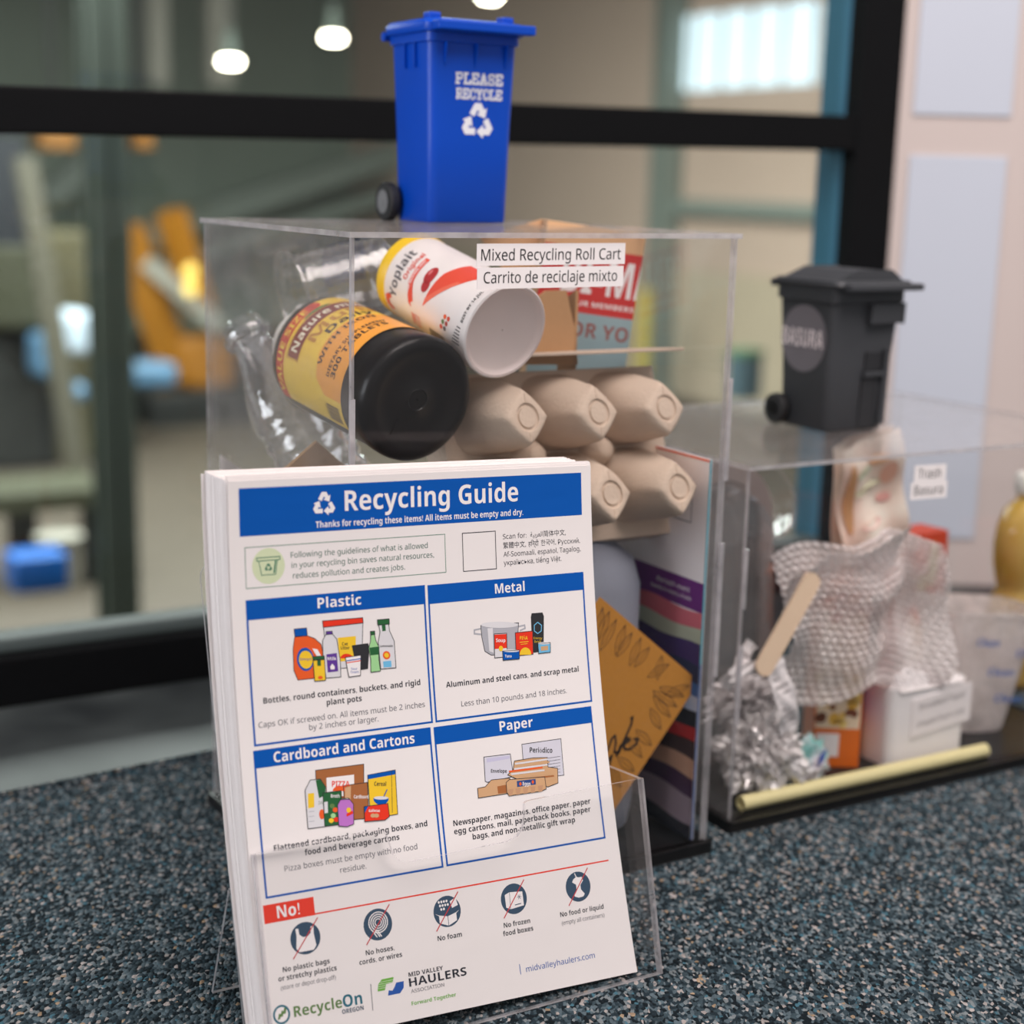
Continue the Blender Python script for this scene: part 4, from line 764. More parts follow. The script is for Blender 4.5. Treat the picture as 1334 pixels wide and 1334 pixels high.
# egg carton
ec = thing('egg_carton', 'grey brown moulded pulp egg carton standing on edge, cup tips to the front', 'egg carton', FA @ T(.1738, .0125, .2690) @ RX(radians(-20)))
PIT = .0502; N = 40
def cupfn(cx, cz):
    def rad(k, th, shape):
        c, s = abs(cos(th)), abs(sin(th))
        return {'root': .0246/((c**3.2 + s**3.2)**(1/3.2)), 'mid': .0222/((c**2.2 + s**2.2)**(1/2.2)), 'tip': 1/((c/.0140)**1.12 + (s/.0168)**1.12)**(1/1.12)}[shape]
    rings = []
    for y, wts in ((.0500, (1, 0, 0)), (.0440, (.75, .2, 0)), (.034, (.30, .62, .08)), (.022, (.08, .62, .3)), (.012, (0, .40, .60)), (.0045, (0, .16, .84)), (.0012, (0, .04, .93)), (0, (0, 0, .88))):
        rings.append([(cx + cos(th)*sum(w*rad(0, th, q) for w, q in zip(wts, ('root', 'mid', 'tip'))), y, cz + sin(th)*sum(w*rad(0, th, q) for w, q in zip(wts, ('root', 'mid', 'tip')))) for th in [2*pi*k/N for k in range(N)]])
    for r, y in ((.0078, .0), (.0074, .0013), (.0060, .0014), (.0055, .0002), (.0015, .0001)): rings.append([(cx + r*cos(th), y, cz + 1.12*r*sin(th)) for th in [2*pi*k/N for k in range(N)]])
    return rings
for i in range(3):
    for j in range(2):
        cx, cz = (i-1)*PIT, (.5-j)*PIT
        mb = MB(); mb.loft([[(p[0], p[1], p[2] + .22*p[1]) for p in rg] for rg in cupfn(cx, cz)], PULP, False, True); mb.box((cx-.0003, -.0004, cz+.009), (cx+.0003, .001, cz+.0145), PULP); mb.box((cx-.0003, -.0004, cz-.0145), (cx+.0003, .001, cz-.009), PULP)
        mb.build('cup', ec, smooth=50)
mb = MB(); mb.box((-PIT*1.5-.006, .0495, -PIT+.002), (PIT*1.5+.006, .0525, PIT+.013), PULP); mb.build('tray_rim', ec, bevel=.001)
for i in range(2):
    mb = MB(); x = (i-.5)*PIT; mb.loft([[(x+.012*cos(a), .0495, .010+.013*sin(a)) for a in [2*pi*k/16 for k in range(16)]], [(x+.006*cos(a), .036, .008+.006*sin(a)) for a in [2*pi*k/16 for k in range(16)]], [(x+.004*cos(a), .0345, .008+.004*sin(a)) for a in [2*pi*k/16 for k in range(16)]]], PULP); mb.build('divider_post', ec, smooth=40)
mb = MB(); M = T(0, 0, PIT+.0085) @ RX(radians(14)); mb.box((-.052, .018, .0020), (.0845, .060, .0038), PULP, M); mb.build('open_flap', ec, bevel=.0006)
mb = MB(); mb.box((-PIT*1.5-.006, .0525, -PIT+.002), (PIT*1.5+.006, .078, PIT+.010), PULP); mb.build('lid', ec, bevel=.006)
# water bottle without cap
def petbottle(name, label, M, r, Lb, ribs, neck=.0125, colour=PETC):
    t = thing(name, label, 'bottle', M)
    prof = [(neck, 0), (neck+.001, .001), (neck, .003), (neck+.0012, .005), (neck, .007), (neck+.0028, .011), (neck+.0028, .013), (neck, .0145), (neck+.001, .022), (r*.62, .034), (r*.85, .050), (r*.97, .064), (r, .072)]
    z = .076; k = 0
    while z < Lb-.014:
        prof += [(r, z), (r-.0018*(1 if ribs else 0), z+.004), (r, z+.008)]; z += .0125
    prof += [(r, Lb-.010), (r*.94, Lb-.004), (r*.7, Lb), (r*.3, Lb-.004), (.001, Lb-.006)]
    mb = MB(); mb.lathe(prof, colour, 48, None, False, False); mb.build('body', t, smooth=50); return t
wb = petbottle('water_bottle', 'empty clear plastic water bottle without a cap, slanting down beside the case side', axis((.0165, .206, .3335), (.0530, .120, .2250), FA), .0265, .196, True)
mb = MB(); mb.lathe([(.0147, .0085), (.0162, .0088), (.0162, .0115), (.0147, .0118)], PETC, 36, None, False, False); mb.build('neck_ring', wb, smooth=40)
# clear cup with blue label behind the supplement bottle
cc = thing('clear_cup', 'clear ribbed plastic cup with a blue label lying behind the supplement bottle', 'cup', axis((.112, .188, .366), (.040, .192, .350), FA))
pr = [(.0255, 0), (.0265, .001), (.0262, .004)]
for k in range(9): pr += [(.0265, .006+.006*k), (.0252, .009+.006*k)]
mb = MB(); mb.lathe(pr + [(.0275, .064), (.0300, .065), (.0300, .067), (.0285, .067)], PETC, 48, None, True, False); mb.build('body', cc, smooth=50)
cv = Canvas(False); cv.rect(0, .004, .06, .034, pm('cup_label_blue', (40, 84, 150), .45), 1); cv.rect(.006, .010, .05, .018, WHITE, 2); mb = MB(); cv.emit(mb, wrap(lambda v: .0268, 95), .0001, .003, None); mb.build('label', cc, smooth=30)
# kraft paper bag with red print, leaning at the back
def panel_thing(name, label, cat, M, pts, th, m, cv=None, group=None, bevel=0, back=None):
    t = thing(name, label, cat, M, group); mb = MB(); mb.prism(pts, 0, th, m, 'y', None, back)
    if cv: cv.emit(mb, lambda u, v, h: (u, -h-.00005, v), .00006)
    mb.build('sheet' if th < .004 else 'board', t, bevel=bevel, smooth=False); return t
BR = pm('bag_red', (204, 42, 40), .6); BLT = pm('bag_pale_blue', (150, 178, 186), .65); BTN = pm('bag_tan', (222, 176, 132), .75)
cv = Canvas(False); cv.rect(0, .052, .066, .078, BTN, 1); cv.rect(0, .0215, .066, .064, BR, 2); cv.rect(0, -.05, .066, .0215, BLT, 2)
cv.text('BI-MART', .0145, .1060, .0345, .0235, WHITE, 4, .04); cv.text('YOUR MEMBERSHIP', .018, .076, .0262, .0034, WHITE, 4, .02); cv.text('BUY FOR YOU', -.012, .074, .0060, .0095, pm('bag_brown_red', (150, 92, 86), .6), 4, .006)
for it in cv.it: it[0][:] = [(min(.066, max(0, p[0])), p[1]) for p in it[0]]
a = at(842, 306, .098); bagM = FA @ T(a.x, a.y, a.z) @ RZ(radians(-24)) @ RY(radians(7)) @ T(-.066, 0, -.078)
bg = thing('paper_bag', 'tan kraft paper bag with a red printed band, behind the egg carton flap', 'paper bag', bagM)
mb = MB(); mb.box((0, 0, -.05), (.066, .030, .078), BTN); cv.emit(mb, lambda u, v, h: (u, -h-.00005, v), .00006); mb.build('bag_body', bg, smooth=False)
mb = MB(); mb.prism([(-.040, .060), (.0, .078), (.066, .078), (.066, .05), (-.02, .04)], .031, .033, BTN, 'y'); mb.build('bag_flap', bg)
# folded brown board scrap
a = at(690, 470, .088); p_ = [(at(x, y, .088).x-a.x, at(x, y, .088).z-a.z) for x, y in ((680, 475), (684, 400), (712, 379), (738, 378), (747, 420), (752, 436), (750, 440), (753, 475))]
t = thing('cardboard_scrap', 'folded brown board scrap behind the milky cup base', 'cardboard', FA @ T(a.x, a.y, a.z)); mb = MB(); mb.prism(p_, 0, .002, KRAFT, 'y'); mb.build('sheet', t)
mb = MB(); x0 = min(p[0] for p in p_); mb.prism([(0, p_[3][1]), (.020, p_[3][1]-.010), (.020, -.01), (0, -.01)], p_[5][0]-.002, p_[5][0], KRAFT, 'x'); mb.build('folded_edge', t)
# corner of a brown carton, low beside the water bottle
a = at(413, 575, .098); b = at(360, 622, .098); c = at(450, 607, .098)
t = thing('cardboard_piece', 'brown corrugated board piece with one corner up, under the supplement bottle', 'cardboard', FA @ T(a.x, a.y, a.z)); mb = MB(); mb.prism([(0, 0), (b.x-a.x, b.z-a.z), (-.012, -.15), (.062, -.22), (.062, -.045), (c.x-a.x, c.z-a.z)], 0, .003, KRAFT, 'y'); mb.build('board', t)
# white paper scrap at the back corner
a = at(287, 592, .20); b = at(336, 627, .20); t = thing('paper_scrap', 'plain white paper scrap standing in the back corner beside the water bottle', 'paper', FA @ T(a.x, a.y, a.z)); mb = MB(); mb.prism([(0, 0), (.001, -.20), (.05, -.20), (.05, -.042), (b.x-a.x, b.z-a.z)], 0, .0006, PAPER, 'y'); mb.build('sheet', t)
# milk jug
JUG = pm('milky_jug_plastic', (164, 168, 182), .45, spec=.35, var=.03, trans=.3, bump=.05)
jg = thing('milk_jug', 'milky translucent plastic jug standing behind the brown card', 'jug', FA @ T(.158, .098, .007))
mb = MB(); mb.loft([ring(.125, .120, .03, .0, 0, 6), ring(.143, .138, .034, .006, 0, 6), ring(.148, .142, .036, .02, 0, 6), ring(.148, .142, .036, .168, 0, 6), ring(.142, .136, .038, .184, 0, 6), ring(.120, .114, .042, .197, 0, 6), ring(.080, .076, .034, .204, 0, 6), ring(.044, .044, .02, .2065, 0, 6), ring(.038, .038, .0185, .208, 0, 6), ring(.038, .038, .0185, .212, 0, 6)], JUG); mb.build('body', jg, smooth=50)
mb = MB(); mb.tube([(-.02, .0, .195), (-.045, 0, .199), (-.066, 0, .186), (-.078, 0, .15), (-.074, 0, .10), (-.068, 0, .085)], .011, JUG, 14); mb.build('handle', jg, smooth=50)
# kraft thank-you card, a corner up
C2 = pm('card_kraft', (196, 136, 62), .85, var=.08, scale=300, spec=.1); CINK = pm('card_ink', (44, 34, 30), .7); CINK2 = pm('card_fine_ink', (92, 62, 34), .8)
s_ = .1042; cM = FA @ T(.1736, .0122, .1796) @ RY(radians(39.6))
cv = Canvas(False)
def leaf(x, y, ang, L_, w):
    c, n = cos(radians(ang)), sin(radians(ang)); P = lambda a, b: (x + a*c - b*n, y + a*n + b*c)
    cv.stroke([P(L_*k/8, w*sin(pi*k/8)) for k in range(9)], .0005, CINK2, 2); cv.stroke([P(L_*k/8, -w*sin(pi*k/8)) for k in range(9)], .0005, CINK2, 2); cv.stroke([P(0, 0), P(L_*.8, 0)], .0004, CINK2, 2)
for x, y, a_, L_ in ((.006, -.004, -60, .022), (.012, -.003, -75, .020), (.020, -.004, -82, .022), (.028, -.003, -70, .020), (.036, -.004, -88, .018), (.044, -.003, -75, .019), (.054, -.004, -95, .016), (.066, -.003, -60, .016), (.075, -.004, -120, .018), (.099, -.006, -130, .020), (.100, -.014, -165, .022), (.100, -.022, -175, .024), (.100, -.030, 170, .022), (.099, -.040, 160, .018), (.100, -.052, 175, .018), (.099, -.062, 165, .020), (.100, -.072, 178, .018), (.098, -.085, 160, .016), (.004, -.014, -40, .018), (.004, -.024, -20, .016)): leaf(x, y, a_, L_, .0028)
rot = lambda pts, ox, oy, an, k: [(ox + k*(x*cos(radians(an)) - y*sin(radians(an))), oy + k*(x*sin(radians(an)) + y*cos(radians(an)))) for x, y in pts]
def fromw(px, py):
    q = (cM.inverted() @ FA) @ at(px, py, .0122); return (q.x, q.z)
SCR = lambda pts, w: cv.stroke([fromw(x, y) for x, y in pts], w, CINK, 3)
SCR([(768, 990), (776, 962), (782, 956), (785, 962), (782, 980), (786, 986), (792, 976), (797, 962), (801, 958), (802, 968), (800, 980), (805, 980), (811, 968)], .0016)
SCR([(822, 936), (824, 934), (822, 944), (814, 962), (806, 980), (803, 984), (808, 972), (817, 962), (820, 964), (812, 971), (814, 976), (820, 976), (828, 970), (831, 963), (827, 962)], .0018)
SCR([(768, 1010), (780, 1000), (792, 990), (797, 984), (792, 1004), (786, 1016)], .0016)
cd = thing('thank_you_card', 'brown kraft card with leaf drawings and black script, propped on its corner', 'card', cM); mb = MB(); mb.prism([(0, 0), (s_, 0), (s_, -s_), (0, -s_)], 0, .0006, C2, 'y'); cv.emit(mb, lambda u, v, h: (u, -h, v), .00006); mb.build('sheet', cd, smooth=False)
# catalogue standing against the case side
MGW = pm('catalogue_white', (242, 234, 234), .45, coat=.2); MGP = pm('catalogue_purple', (104, 32, 116), .45); mz = lambda Y: .181-(Y-465)*.0002225
cg = thing('catalogue', 'tall catalogue with coloured towels on its cover, inside the tall case against its side', 'magazine', FA @ T(.2478, .005, .0075))
cv = Canvas(False); CW = .195; zt = .2535
cv.rect(0, 0, CW, zt, MGW, 1)
stripes = [(465, 553, MGP)] + [(a_, b_, pm('towel_%s' % n_, c_, .85, scale=30, var=.15)) for n_, a_, b_, c_ in (('pink', 553, 605, (206, 104, 116)), ('sage', 605, 650, (178, 182, 160)), ('violet', 650, 712, (62, 38, 96)), ('navy', 712, 762, (30, 38, 72)), ('blue', 762, 800, (52, 92, 150)), ('ice', 800, 848, (176, 184, 204)), ('black', 848, 902, (24, 22, 30)), ('red', 902, 946, (170, 26, 28)), ('cocoa', 946, 1000, (58, 34, 34)), ('sand', 1000, 1056, (190, 144, 118)), ('plum', 1056, 1112, (58, 26, 58)), ('mauve', 1112, 1200, (140, 122, 132)), ('ink', 1200, 1285, (20, 20, 32)))]
for i, (a_, b_, m_) in enumerate(stripes):
    za, zb = mz(a_)-.0075, mz(b_)-.0075
    if i == 0: cv.rect(0, zb, CW, za, m_, 2)
    else:
        top = [(CW*k/20, za - .0016*sin(pi*min(1, k/4.0))*(1 if k < 4 else 0) + .0012*sin(k*.9+i)) for k in range(21)]; cv.poly(top + [(CW, max(0, zb-.003)), (0, max(0, zb-.003))], m_, 2 + i)
cv.text('the bath event', CW-.050, CW-.014, mz(505)-.0075, .0034, WHITE, 4); cv.text('towels in every shade', CW-.056, CW-.012, mz(528)-.0075, .0026, WHITE, 4)
cv.frame(CW-.034, .210, CW-.016, .238, .0006, GREY, 3); cv.stroke([(CW-.031, .230), (CW-.022, .230)], .0008, GREY, 3); cv.stroke([(CW-.031, .224), (CW-.022, .224)], .0008, GREY, 3); cv.rect(0, zt-.0015, CW, zt, ORG, 3)
mb = MB(); mb.box((0, 0, 0), (.0018, CW, zt), MGW); mb.box((-.0001, -.0003, .12), (.0012, 0, zt), pm('catalogue_spine_teal', (70, 160, 178), .5)); mb.box((-.0001, -.0003, 0), (.0012, 0, .12), pm('catalogue_spine_blue', (70, 100, 150), .5)); cv.emit(mb, lambda u, v, h: (-h-.0001, CW-u, v), .00005); mb.build('cover', cg, smooth=False)
# red can low at the back corner
p = at(282, 930, .17); rc = thing('red_can', 'red drinks can low in the corner of the tall case behind the leaflet stand', 'can', FA @ T(max(.036, p.x), .165, .007))
mb = MB(); mb.lathe([(.025, 0), (.030, .006), (.0325, .012), (.0325, .105)], pm('can_red', (176, 28, 34), .35, metal=.2), 40, None, True, False); mb.build('body', rc, smooth=40)
mb = MB(); mb.lathe([(.0325, .105), (.027, .118), (.0265, .121), (.025, .121), (.024, .118), (.001, .118)], pm('can_aluminium', (190, 190, 194), .3, metal=.9), 40, None, False, False); mb.build('can_top', rc, smooth=40)

# ------------------------------------------------------------------ inside the trash case
Z0 = .007
rnd = random.Random(11)
# clear clamshell standing on edge with a grey flange
CLAM = clear('clamshell_plastic', (.93, .93, .94), .08, .8, 2.2, .06, haze=.10, hazecol=(.72, .68, .68), bump=.6, bscale=60)
FLG = pm('grey_tray_plastic', (142, 131, 128), .4, var=.08, trans=.2)
cl = thing('clamshell_tray', 'grey rimmed clear plastic food tray standing on edge at the end near the catalogue', 'food tray', FB @ T(.062, .092, Z0) @ RX(radians(-4)))
def arch(w, h, r, n=10): return [(-w/2, 0), (w/2, 0)] + [(w/2-r+r*cos(a), h-r+r*sin(a)) for a in [pi/2*k/n for k in range(n+1)]] + [(-w/2+r-r*sin(a), h-r+r*cos(a)) for a in [pi/2*k/n for k in range(n+1)]]
o_, i_ = arch(.092, .226, .044), arch(.070, .208, .034); i_ = [(x, z+.004) for x, z in i_]
mb = MB(); n = len(o_); vs = [(x, y, z) for y in (0, .006) for x, z in o_] + [(x, y, z) for y in (0, .006) for x, z in i_]
fs = []
for k in range(n):
    j = (k+1) % n; fs += [(k, j, 2*n+j, 2*n+k), (n+k, 3*n+k, 3*n+j, n+j), (k, n+k, n+j, j), (2*n+k, 2*n+j, 3*n+j, 3*n+k)]
mb.add(vs, fs, FLG); mb.build('flange', cl, smooth=40)
mb = MB(); mb.loft([[(x, .002, z) for x, z in i_], [(x*.94, -.012, .104+(z-.104)*.95) for x, z in i_], [(x*.86, -.022, .104+(z-.104)*.90) for x, z in i_], [(x*.60, -.025, .104+(z-.104)*.70) for x, z in i_]], CLAM, False, True); mb.build('dome', cl, smooth=50)
mb = MB(); mb.loft([[(x, .004, z) for x, z in i_], [(x*.92, .022, .104+(z-.104)*.94) for x, z in i_], [(x*.86, .026, .104+(z-.104)*.9) for x, z in i_]], pm('dark_tray_plastic', (92, 98, 100), .35, var=.15, trans=.3), False, True); mb.build('tray_well', cl, smooth=50)
# clear tub behind it
ct = thing('clear_tub', 'clear round plastic tub tilted behind the grey rimmed tray', 'tub', FB @ T(.112, .165, .180) @ RX(radians(68)) @ RZ(.4) @ Matrix.Scale(.72, 4))
mb = MB(); mb.lathe([(.001, .0), (.030, .0), (.034, .004), (.037, .03), (.040, .032), (.041, .060), (.044, .061), (.044, .064), (.041, .064)], CLAM, 48, None, False, False); mb.build('body', ct, smooth=45)
# pastel wrapper
PW1 = pm('wrapper_cream', (250, 242, 228), .5, rgb2=(246, 222, 206), scale=35); 
t = thing('printed_wrapper', 'tall pastel printed paper wrapper sticking up behind the bubble wrap', 'wrapper', FB @ T(at(1136, 640, .100, FB).x+.010, .100, .136) @ RY(radians(-13)) @ RX(radians(5)))
mb = MB(); mb.grid(lambda u, v: ((u-.5)*.062, .004*sin(u*9+v*4) + .0035*cos(v*11), v*.112), 16, 24, PW1); mb.grid(lambda u, v: ((u-.5)*.062, .010+.004*sin(u*7+v*5), v*.112), 16, 24, PW1)
cv = Canvas(False)
for (x, z, rx, rz, c) in ((.006, .094, .008, .005, (244, 196, 150)), (-.010, .088, .010, .004, (206, 214, 188)), (.016, .080, .006, .010, (238, 190, 166)), (-.004, .072, .016, .0035, (222, 220, 190)), (.014, .058, .006, .004, (236, 178, 168)), (-.004, .044, .012, .003, (240, 200, 190)), (-.024, .07, .004, .03, (214, 168, 120))): cv.ell(x, z, rx, rz, pm('wrapper_spot_%d_%d' % (c[1], c[2]), c, .5), 1, 18)
cv.emit(mb, lambda u, v, h: (u, .004*sin((u/.064+.5)*9+v/.112*4)+.0035*cos(v/.112*11)-.0012-h, v), .0002); mb.build('sheet', t, smooth=60)
# bubble wrap
BUB = clear('bubble_film', (.96, .94, .94), .08, .5, 2.2, .15, haze=.82, hazecol=(.99, .92, .91))
def bubble_sheet(fn, nu, nv, pit, ru, rv):
    """sheet fn(u, v) in metres with rows of round bubbles on it"""
    pts = {}
    def f(a, b):
        u, v = a*ru, b*rv; p = Vector(fn(u, v)); e = 1e-4
        nrm = (Vector(fn(u+e, v))-p).cross(Vector(fn(u, v+e))-p); nrm.normalize()
        j = round(v/(pit*.87)); i = round(u/pit - .5*(j % 2)); cu, cv_ = (i+.5*(j % 2))*pit, j*pit*.87; d = hypot(u-cu, v-cv_)/(pit*.46)
        return p + nrm*(.0024*sqrt(max(0, 1-d*d)))
    mb = MB(); mb.grid(f, nu, nv, BUB); return mb
def drape(u, v):
    # v runs down from the crest; folds lean towards the front
    x = .066 + u; z = .1860 - .012*abs(u-.075)/.075 - v
    y = .040 + .012*sin(u*58+1.2) + .006*sin(v*70+u*30) - .010*min(1, v/.03) + .010*noise.noise(Vector((u*30, v*30, 1)))
    return (x + .012*sin(v*26) - .10*max(0, .02-u)*(v/.1), y, z + .004*sin(u*70+v*20))
t = thing('bubble_wrap', 'crumpled sheet of clear bubble wrap draped over the orange food box', 'bubble wrap', FB)
o = bubble_sheet(drape, 190, 150, .0056, .145, .112).build('sheet', t, smooth=80)
def drape2(u, v): return (.064+u*1.0, .018+.012*sin(u*60)+.004*sin(v*90) + .02*v/.05, .168-.006*sin(u*50) + .012*u/.05 - v*.75 + .008*noise.noise(Vector((u*40, v*40, 4))))
bubble_sheet(drape2, 120, 60, .0056, .095, .045).build('folded_over_end', t, smooth=80)
# wooden stick
WOOD = pm('pale_birch', (222, 196, 168), .7, scale=40, var=.06)
a = at(1062, 748, .020, FB); b = at(990, 878, .012, FB); d = b-a
t = thing('wooden_stick', 'flat pale wooden stick leaning out from under the bubble wrap', 'stick', FB @ T(*a)); zz = d.normalized(); yy = (Vector((.25, 1, 0)) - zz*zz.dot(Vector((.25, 1, 0)))).normalized(); xx = yy.cross(zz); M = Matrix((xx, yy, zz)).transposed().to_4x4()
mb = MB(); mb.prism(rrect(.0140, d.length, .006, 6, 0, d.length/2), -.0009, .0009, WOOD, 'y', M); mb.build('stick', t, bevel=.0003)
# aluminium foil ball
FOIL = pm('aluminium_foil', (226, 221, 220), .36, metal=.55, var=.08, bump=.6, bscale=160); FOIL2 = pm('silver_wrapper', (214, 208, 208), .4, metal=.4, var=.1, bump=.5, bscale=120)
def crumple(name, rad, k, amp, m, parent, seed, sx=1, sy=1, sz=1):
    bm = bmesh.new(); bmesh.ops.create_icosphere(bm, subdivisions=5, radius=1)
    for v in bm.verts:
        p = v.co.normalized(); q = p*k + Vector((seed, seed*1.7, -seed)); d = 1 + amp*(abs(noise.noise(q))*1.7 + .8*abs(noise.noise(q*2.3)) + .4*noise.noise(q*5) - .6); v.co = Vector((p.x*sx, p.y*sy, p.z*sz))*rad*d
    me = bpy.data.meshes.new(name); bm.to_mesh(me); bm.free(); me.materials.append(m); o = bpy.data.objects.new(name, me); COL.objects.link(o); o.parent = parent; return o
a = at(990, 990, .034, FB); t = thing('foil_ball', 'crumpled ball of aluminium foil by the case corner', 'foil ball', FB @ T(a.x, .034, Z0+.0275)); crumple('ball', .0275, 2.6, .42, FOIL, t, 3, 1.0, .9, 1.05)
a = at(985, 915, .05, FB); t = thing('silver_wrapper', 'crushed silver foil wrapper lying on top of the foil ball', 'wrapper', FB @ T(a.x, .058, a.z-.002)); crumple('wrapper', .020, 3.1, .6, FOIL2, t, 8, 1.5, .7, .8)
# printed strips
def strip(label, pts, w, y, txt, seed, name='printed_strip'):
    P = [at(px, py, y, FB) for px, py in pts]; o = P[0]; t = thing(name, label, 'packaging strip', FB @ T(*o)); mb = MB(); d = (P[1]-P[0]); L_ = d.length; d.normalize(); s = Vector((d.z, 0, -d.x))
    f = lambda a, b: (d*L_*b + s*w*(a-.5) + Vector((0, .002*sin(b*7+seed)+.001*sin(a*9+b*13), 0)))
    mb.grid(f, 8, 16, WHITE); mb.grid(lambda a, b: f(a, b)+Vector((0, .0006, 0)), 8, 16, WHITE)
    for k in range(txt): mb.add([f(.15, .12+.8*k/txt)+Vector((0, -.0003, 0)), f(.85, .12+.8*k/txt)+Vector((0, -.0003, 0)), f(.85, .12+.8*k/txt+.25/txt)+Vector((0, -.0003, 0)), f(.15, .12+.8*k/txt+.25/txt)+Vector((0, -.0003, 0))], [(0, 1, 2, 3)], pm('faint_print_grey', (178, 172, 172), .6))
    mb.build('strip', t, smooth=60); return t
strip('narrow white paper strip leaning down over the foil ball', ((1014, 872), (1032, 952)), .0165, .012, 7, 1)
strip('white printed packet edge slanting beside the wooden stick', ((945, 896), (982, 838)), .012, .022, 4, 2)
strip('lower white printed packet edge slanting beside the foil', ((948, 880), (1020, 862)), .010, .016, 0, 5)
# teal and white wrapper
t = thing('snack_wrapper', 'small teal and white crushed wrapper at the front of the case floor', 'wrapper', FB @ T(.0905, .030, Z0+.016) @ RY(-.3)); 
TW = pm('wrapper_teal_white', (40, 176, 164), .4, scale=30, rgb2=(222, 214, 222), coat=.3)
crumple('wrapper', .016, 2.2, .45, TW, t, 21, 1.15, .6, 1.0)
a_ = pm('wrapper_blue_ink', (70, 90, 170), .5); mb = MB(); mb.prism([(0, 0), (.006, .002), (.010, .009), (.004, .007)], -.0135, -.0125, a_, 'y', T(.0, 0, .002)); mb.build('printed_patch', t)
# orange food box, turned so a corner faces the front
OB = pm('food_box_orange', (232, 112, 24), .45, coat=.2); OCR = pm('food_box_cream', (238, 214, 184), .5); OYE = pm('food_pasta_yellow', (230, 172, 44), .5, scale=60, rgb2=(244, 214, 130)); OGR = pm('food_leaf_green', (84, 96, 36), .5); OBR = pm('food_brown', (120, 60, 30), .5); OMG = pm('food_box_magenta', (176, 40, 130), .5); ORD = pm('food_box_red', (196, 58, 26), .45)
c_ = at(1124, 1014, .030, FB); t = thing('food_box', 'orange printed food box with a corner forward under the bubble wrap', 'food box', FB @ T(c_.x, .036, Z0+.0005) @ RZ(radians(-32)))
WL, WR_, HB = .030, .050, .140    # the narrow printed face runs back to one side, the orange face to the other
mb = MB(); mb.box((-WL*1.15, 0, 0), (0, WR_, HB), OB)
cv = Canvas(False); W1 = WL*1.15; cv.rect(0, 0, W1, HB, OB, 1); cv.rect(.001, .030, W1-.001, HB-.02, OCR, 2)
for k in range(26): cv.ell(.004+rnd.random()*(W1-.008), .034+rnd.random()*.042, .002+rnd.random()*.0038, .002+rnd.random()*.004, rnd.choice((OYE, OYE, OYE, OGR, OBR, OCR)), 3+k % 3, 14)
cv.poly([(.006, .112), (.012, .136), (.020, .134), (.014, .112)], ORD, 3); cv.rect(.002, .008, .019, .026, WHITE, 3)
cv.emit(mb, lambda u, v, h: (-W1+u, -h-.0001, v), .0001)
cv = Canvas(False); cv.rect(0, 0, WR_, HB, OB, 1); cv.poly([(0, .05), (WR_, .062), (WR_, .10), (0, .085)], ORD, 2); cv.poly([(0, .030), (WR_, .046), (WR_, .062), (0, .046)], OMG, 3); cv.rect(.012, .006, .03, .022, pm('food_box_pale', (238, 170, 96), .5), 3)
cv.emit(mb, lambda u, v, h: (h+.0001, u, v), .0001); mb.build('carton', t, smooth=False)
# bag of packing foam with a two-line card
FOAM = pm('white_foam', (240, 236, 236), .9, var=.03, bump=.6, bscale=300, spec=.1)
fc = at(1206, 960, .028, FB); t = thing('foam_block', 'white foam packaging block with a two line printed card, next to the orange food box', 'foam packaging', FB @ T(fc.x, .026, Z0+.0003))
FW = .078; mb = MB(); mb.prism(rrect(FW, .034, .008, 4, 0, .017), 0, .058, FOAM, 'z'); mb.build('block', t, bevel=.002, seg=2)
for k in range(9):
    g = crumple('foam_chip', .0085, 2.5, .3, FOAM, t, 30+k); g.location = (-.022+.0062*k, .012+.009*(k % 3)/2, .060+.005*sin(k*2.1)); 
sticker(t, -.019, FW/2+.002, .020, .050, [('Shredded Paper', -.013, .035, .0405, .0048), ('shaped foam and', -.013, .034, .0275, .0040)], name='printed_card', slope=.10, y=-.0012, label='white card with two lines of print', ink=pm('card_grey_print', (120, 112, 112), .7))
# translucent cup with blue lettering
MILK = pm('frosted_plastic', (222, 208, 204), .45, var=.02, trans=.35, spec=.3); BLP = pm('frosted_print_blue', (52, 104, 184), .5)
MCL = clear('frosted_film', (.94, .92, .92), .06, .5, 2.5, .2, haze=.80, hazecol=(.97, .90, .88))
t = thing('frosted_pouch', 'frosted plastic container with blue lettering beside the foam block', 'container', FB @ T(.288, .072, Z0) @ RY(radians(6)) @ RZ(-.2))
mb = MB(); mb.loft([ring(.052, .040, .010, 0, 0, 5), ring(.058, .044, .012, .004, 0, 5), ring(.074, .054, .012, .070, 0, 5), ring(.094, .066, .014, .098, 0, 5), ring(.097, .069, .014, .0985, 0, 5), ring(.097, .069, .014, .1010, 0, 5)], MCL, True, False); mb.build('body', t, smooth=45)
cv = Canvas(False)
for x, z, w in ((-.022, .074, .020), (.016, .066, .024), (-.006, .050, .024), (.006, .028, .026)):
    cv.text('Clean', x, x+w, z, .0062, BLP, 2, .05)
mb = MB(); cv.emit(mb, lambda u, v, h: (u, -(.022+.0095*(v/.09)) - .003 - h, v), .0002); mb.build('lettering', t, smooth=False, label='blue lettering')
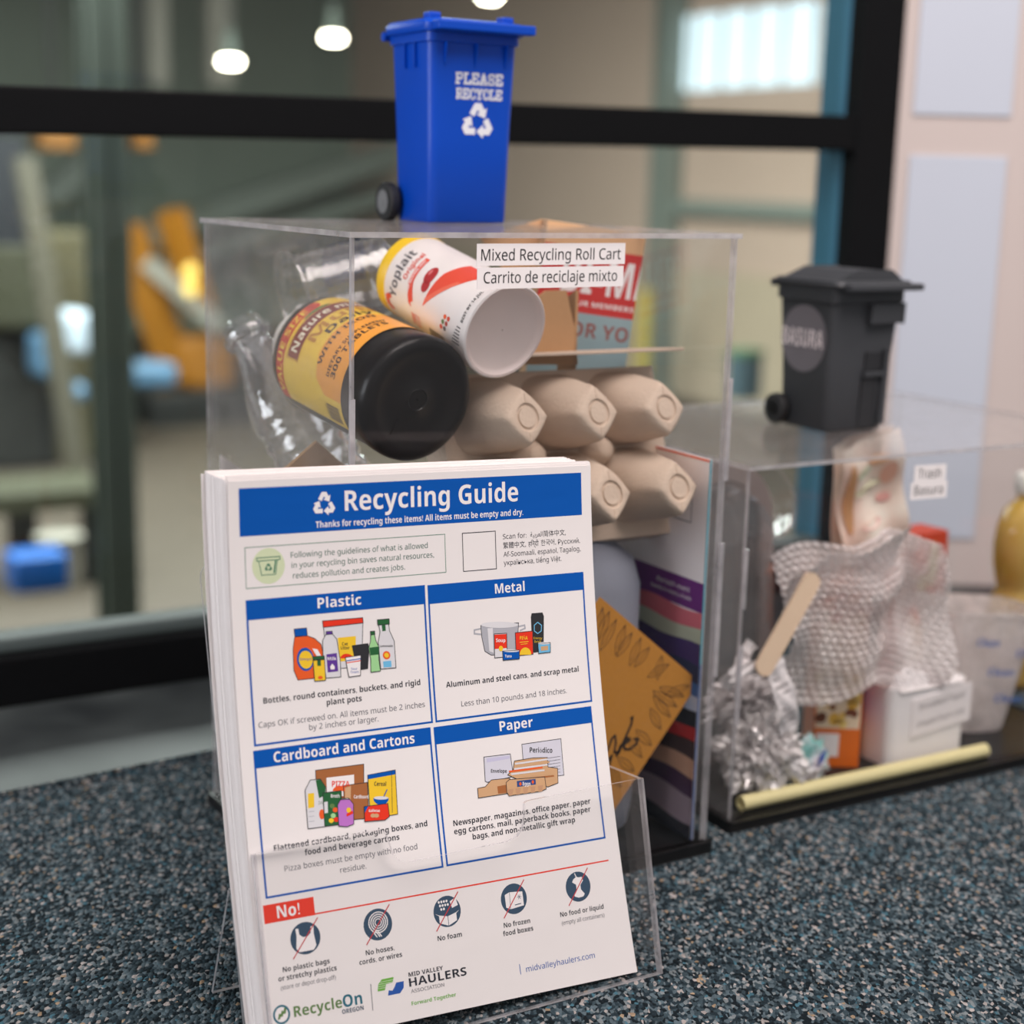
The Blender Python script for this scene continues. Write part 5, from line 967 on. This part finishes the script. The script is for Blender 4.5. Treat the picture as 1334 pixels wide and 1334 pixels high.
# red and green printed carton and a teal packet behind
t = thing('printed_carton', 'red orange and green printed carton standing behind the bubble wrap', 'carton', FB @ T(.318, .150, Z0) @ RZ(.1)); CWd, CH = .042, .140
mb = MB(); mb.box((-CWd/2, 0, 0), (CWd/2, .03, CH), pm('carton_red', (206, 66, 30), .5)); cv = Canvas(False)
cv.rect(-CWd/2, 0, CWd/2, CH*.5, pm('carton_cream', (232, 196, 160), .5), 1); cv.ell(.004, .112, .006, .020, pm('carton_lime', (176, 170, 50), .5), 2, 18); cv.ell(-.009, .098, .008, .008, pm('carton_lime', (176, 170, 50), .5), 2, 16); cv.ell(-.007, .086, .009, .006, pm('carton_dark_green', (52, 56, 24), .5), 3, 16); cv.ell(.012, .066, .006, .012, pm('carton_olive', (120, 110, 40), .5), 3, 16); cv.poly([(-.014, .06), (-.002, .06), (.004, .074), (-.014, .078)], pm('carton_orange', (238, 110, 30), .5), 3)
cv.emit(mb, lambda u, v, h: (u, -h-.0001, v), .0001); mb.build('box', t, smooth=False)
t = thing('teal_packet', 'dark teal printed packet standing at the back of the trash case', 'packet', FB @ T(.312, .218, Z0) @ RZ(-.06)); TP = pm('packet_teal', (50, 98, 116), .5, scale=24, rgb2=(92, 116, 132)); mb = MB(); mb.box((.0, 0, 0), (.040, .016, .128), TP); mb.box((.0, -.0006, .119), (.040, .0166, .1285), pm('packet_dark_edge', (60, 64, 52), .5)); mb.build('pouch', t, bevel=.003)
# thick yellow straw along the front
a = at(967, 1059, .011, FB); b = at(1284, 994, .011, FB); t = thing('yellow_straw', 'thick pale yellow plastic straw lying along the front of the trash case floor', 'straw', FB @ T(.0175, .0115, Z0+.0052))
mb = MB(); L_ = b.x-a.x; M = RY(pi/2) @ RZ(0); mb.lathe([(.0040, 0), (.0052, 0), (.0052, L_), (.0040, L_), (.0040, 0)], pm('straw_yellow', (244, 234, 178), .45, trans=.15), 28, M, False, False); mb.build('tube', t, smooth=50)
# bottle of golden oil beyond the case
OILM = pm('golden_oil_bottle', (224, 186, 84), .12, spec=.6, scale=25, rgb2=(238, 206, 120), trans=.35, coat=.4)
OE, OB_ = at(1330, 780, .15, FB).x, .15; kz = at(1330, 652, .15, FB).z/.165
t = thing('oil_bottle', 'bottle of golden oil with a narrow waist standing beyond the trash case end', 'bottle', FB @ T(OE, OB_, 0))
mb = MB(); mb.lathe([(r_, z_*kz) for r_, z_ in [(.022, 0), (.0275, .003), (.0300, .010), (.0305, .050), (.0290, .068), (.0265, .076), (.0225, .083), (.0220, .087), (.0240, .094), (.0268, .108), (.0276, .124), (.0262, .140), (.0215, .155), (.0140, .163), (.0115, .165), (.0112, .172)]], OILM, 56, None, True, True); mb.build('body', t, smooth=50)
mb = MB(); mb.lathe([(r_, z_*kz) for r_, z_ in [(.0135, .171), (.0140, .173), (.0140, .186), (.0125, .188), (.0005, .188)]], pm('oil_cap_white', (236, 234, 228), .35), 36, None, True, False); mb.build('cap', t, smooth=40)
bpy.context.view_layer.update()
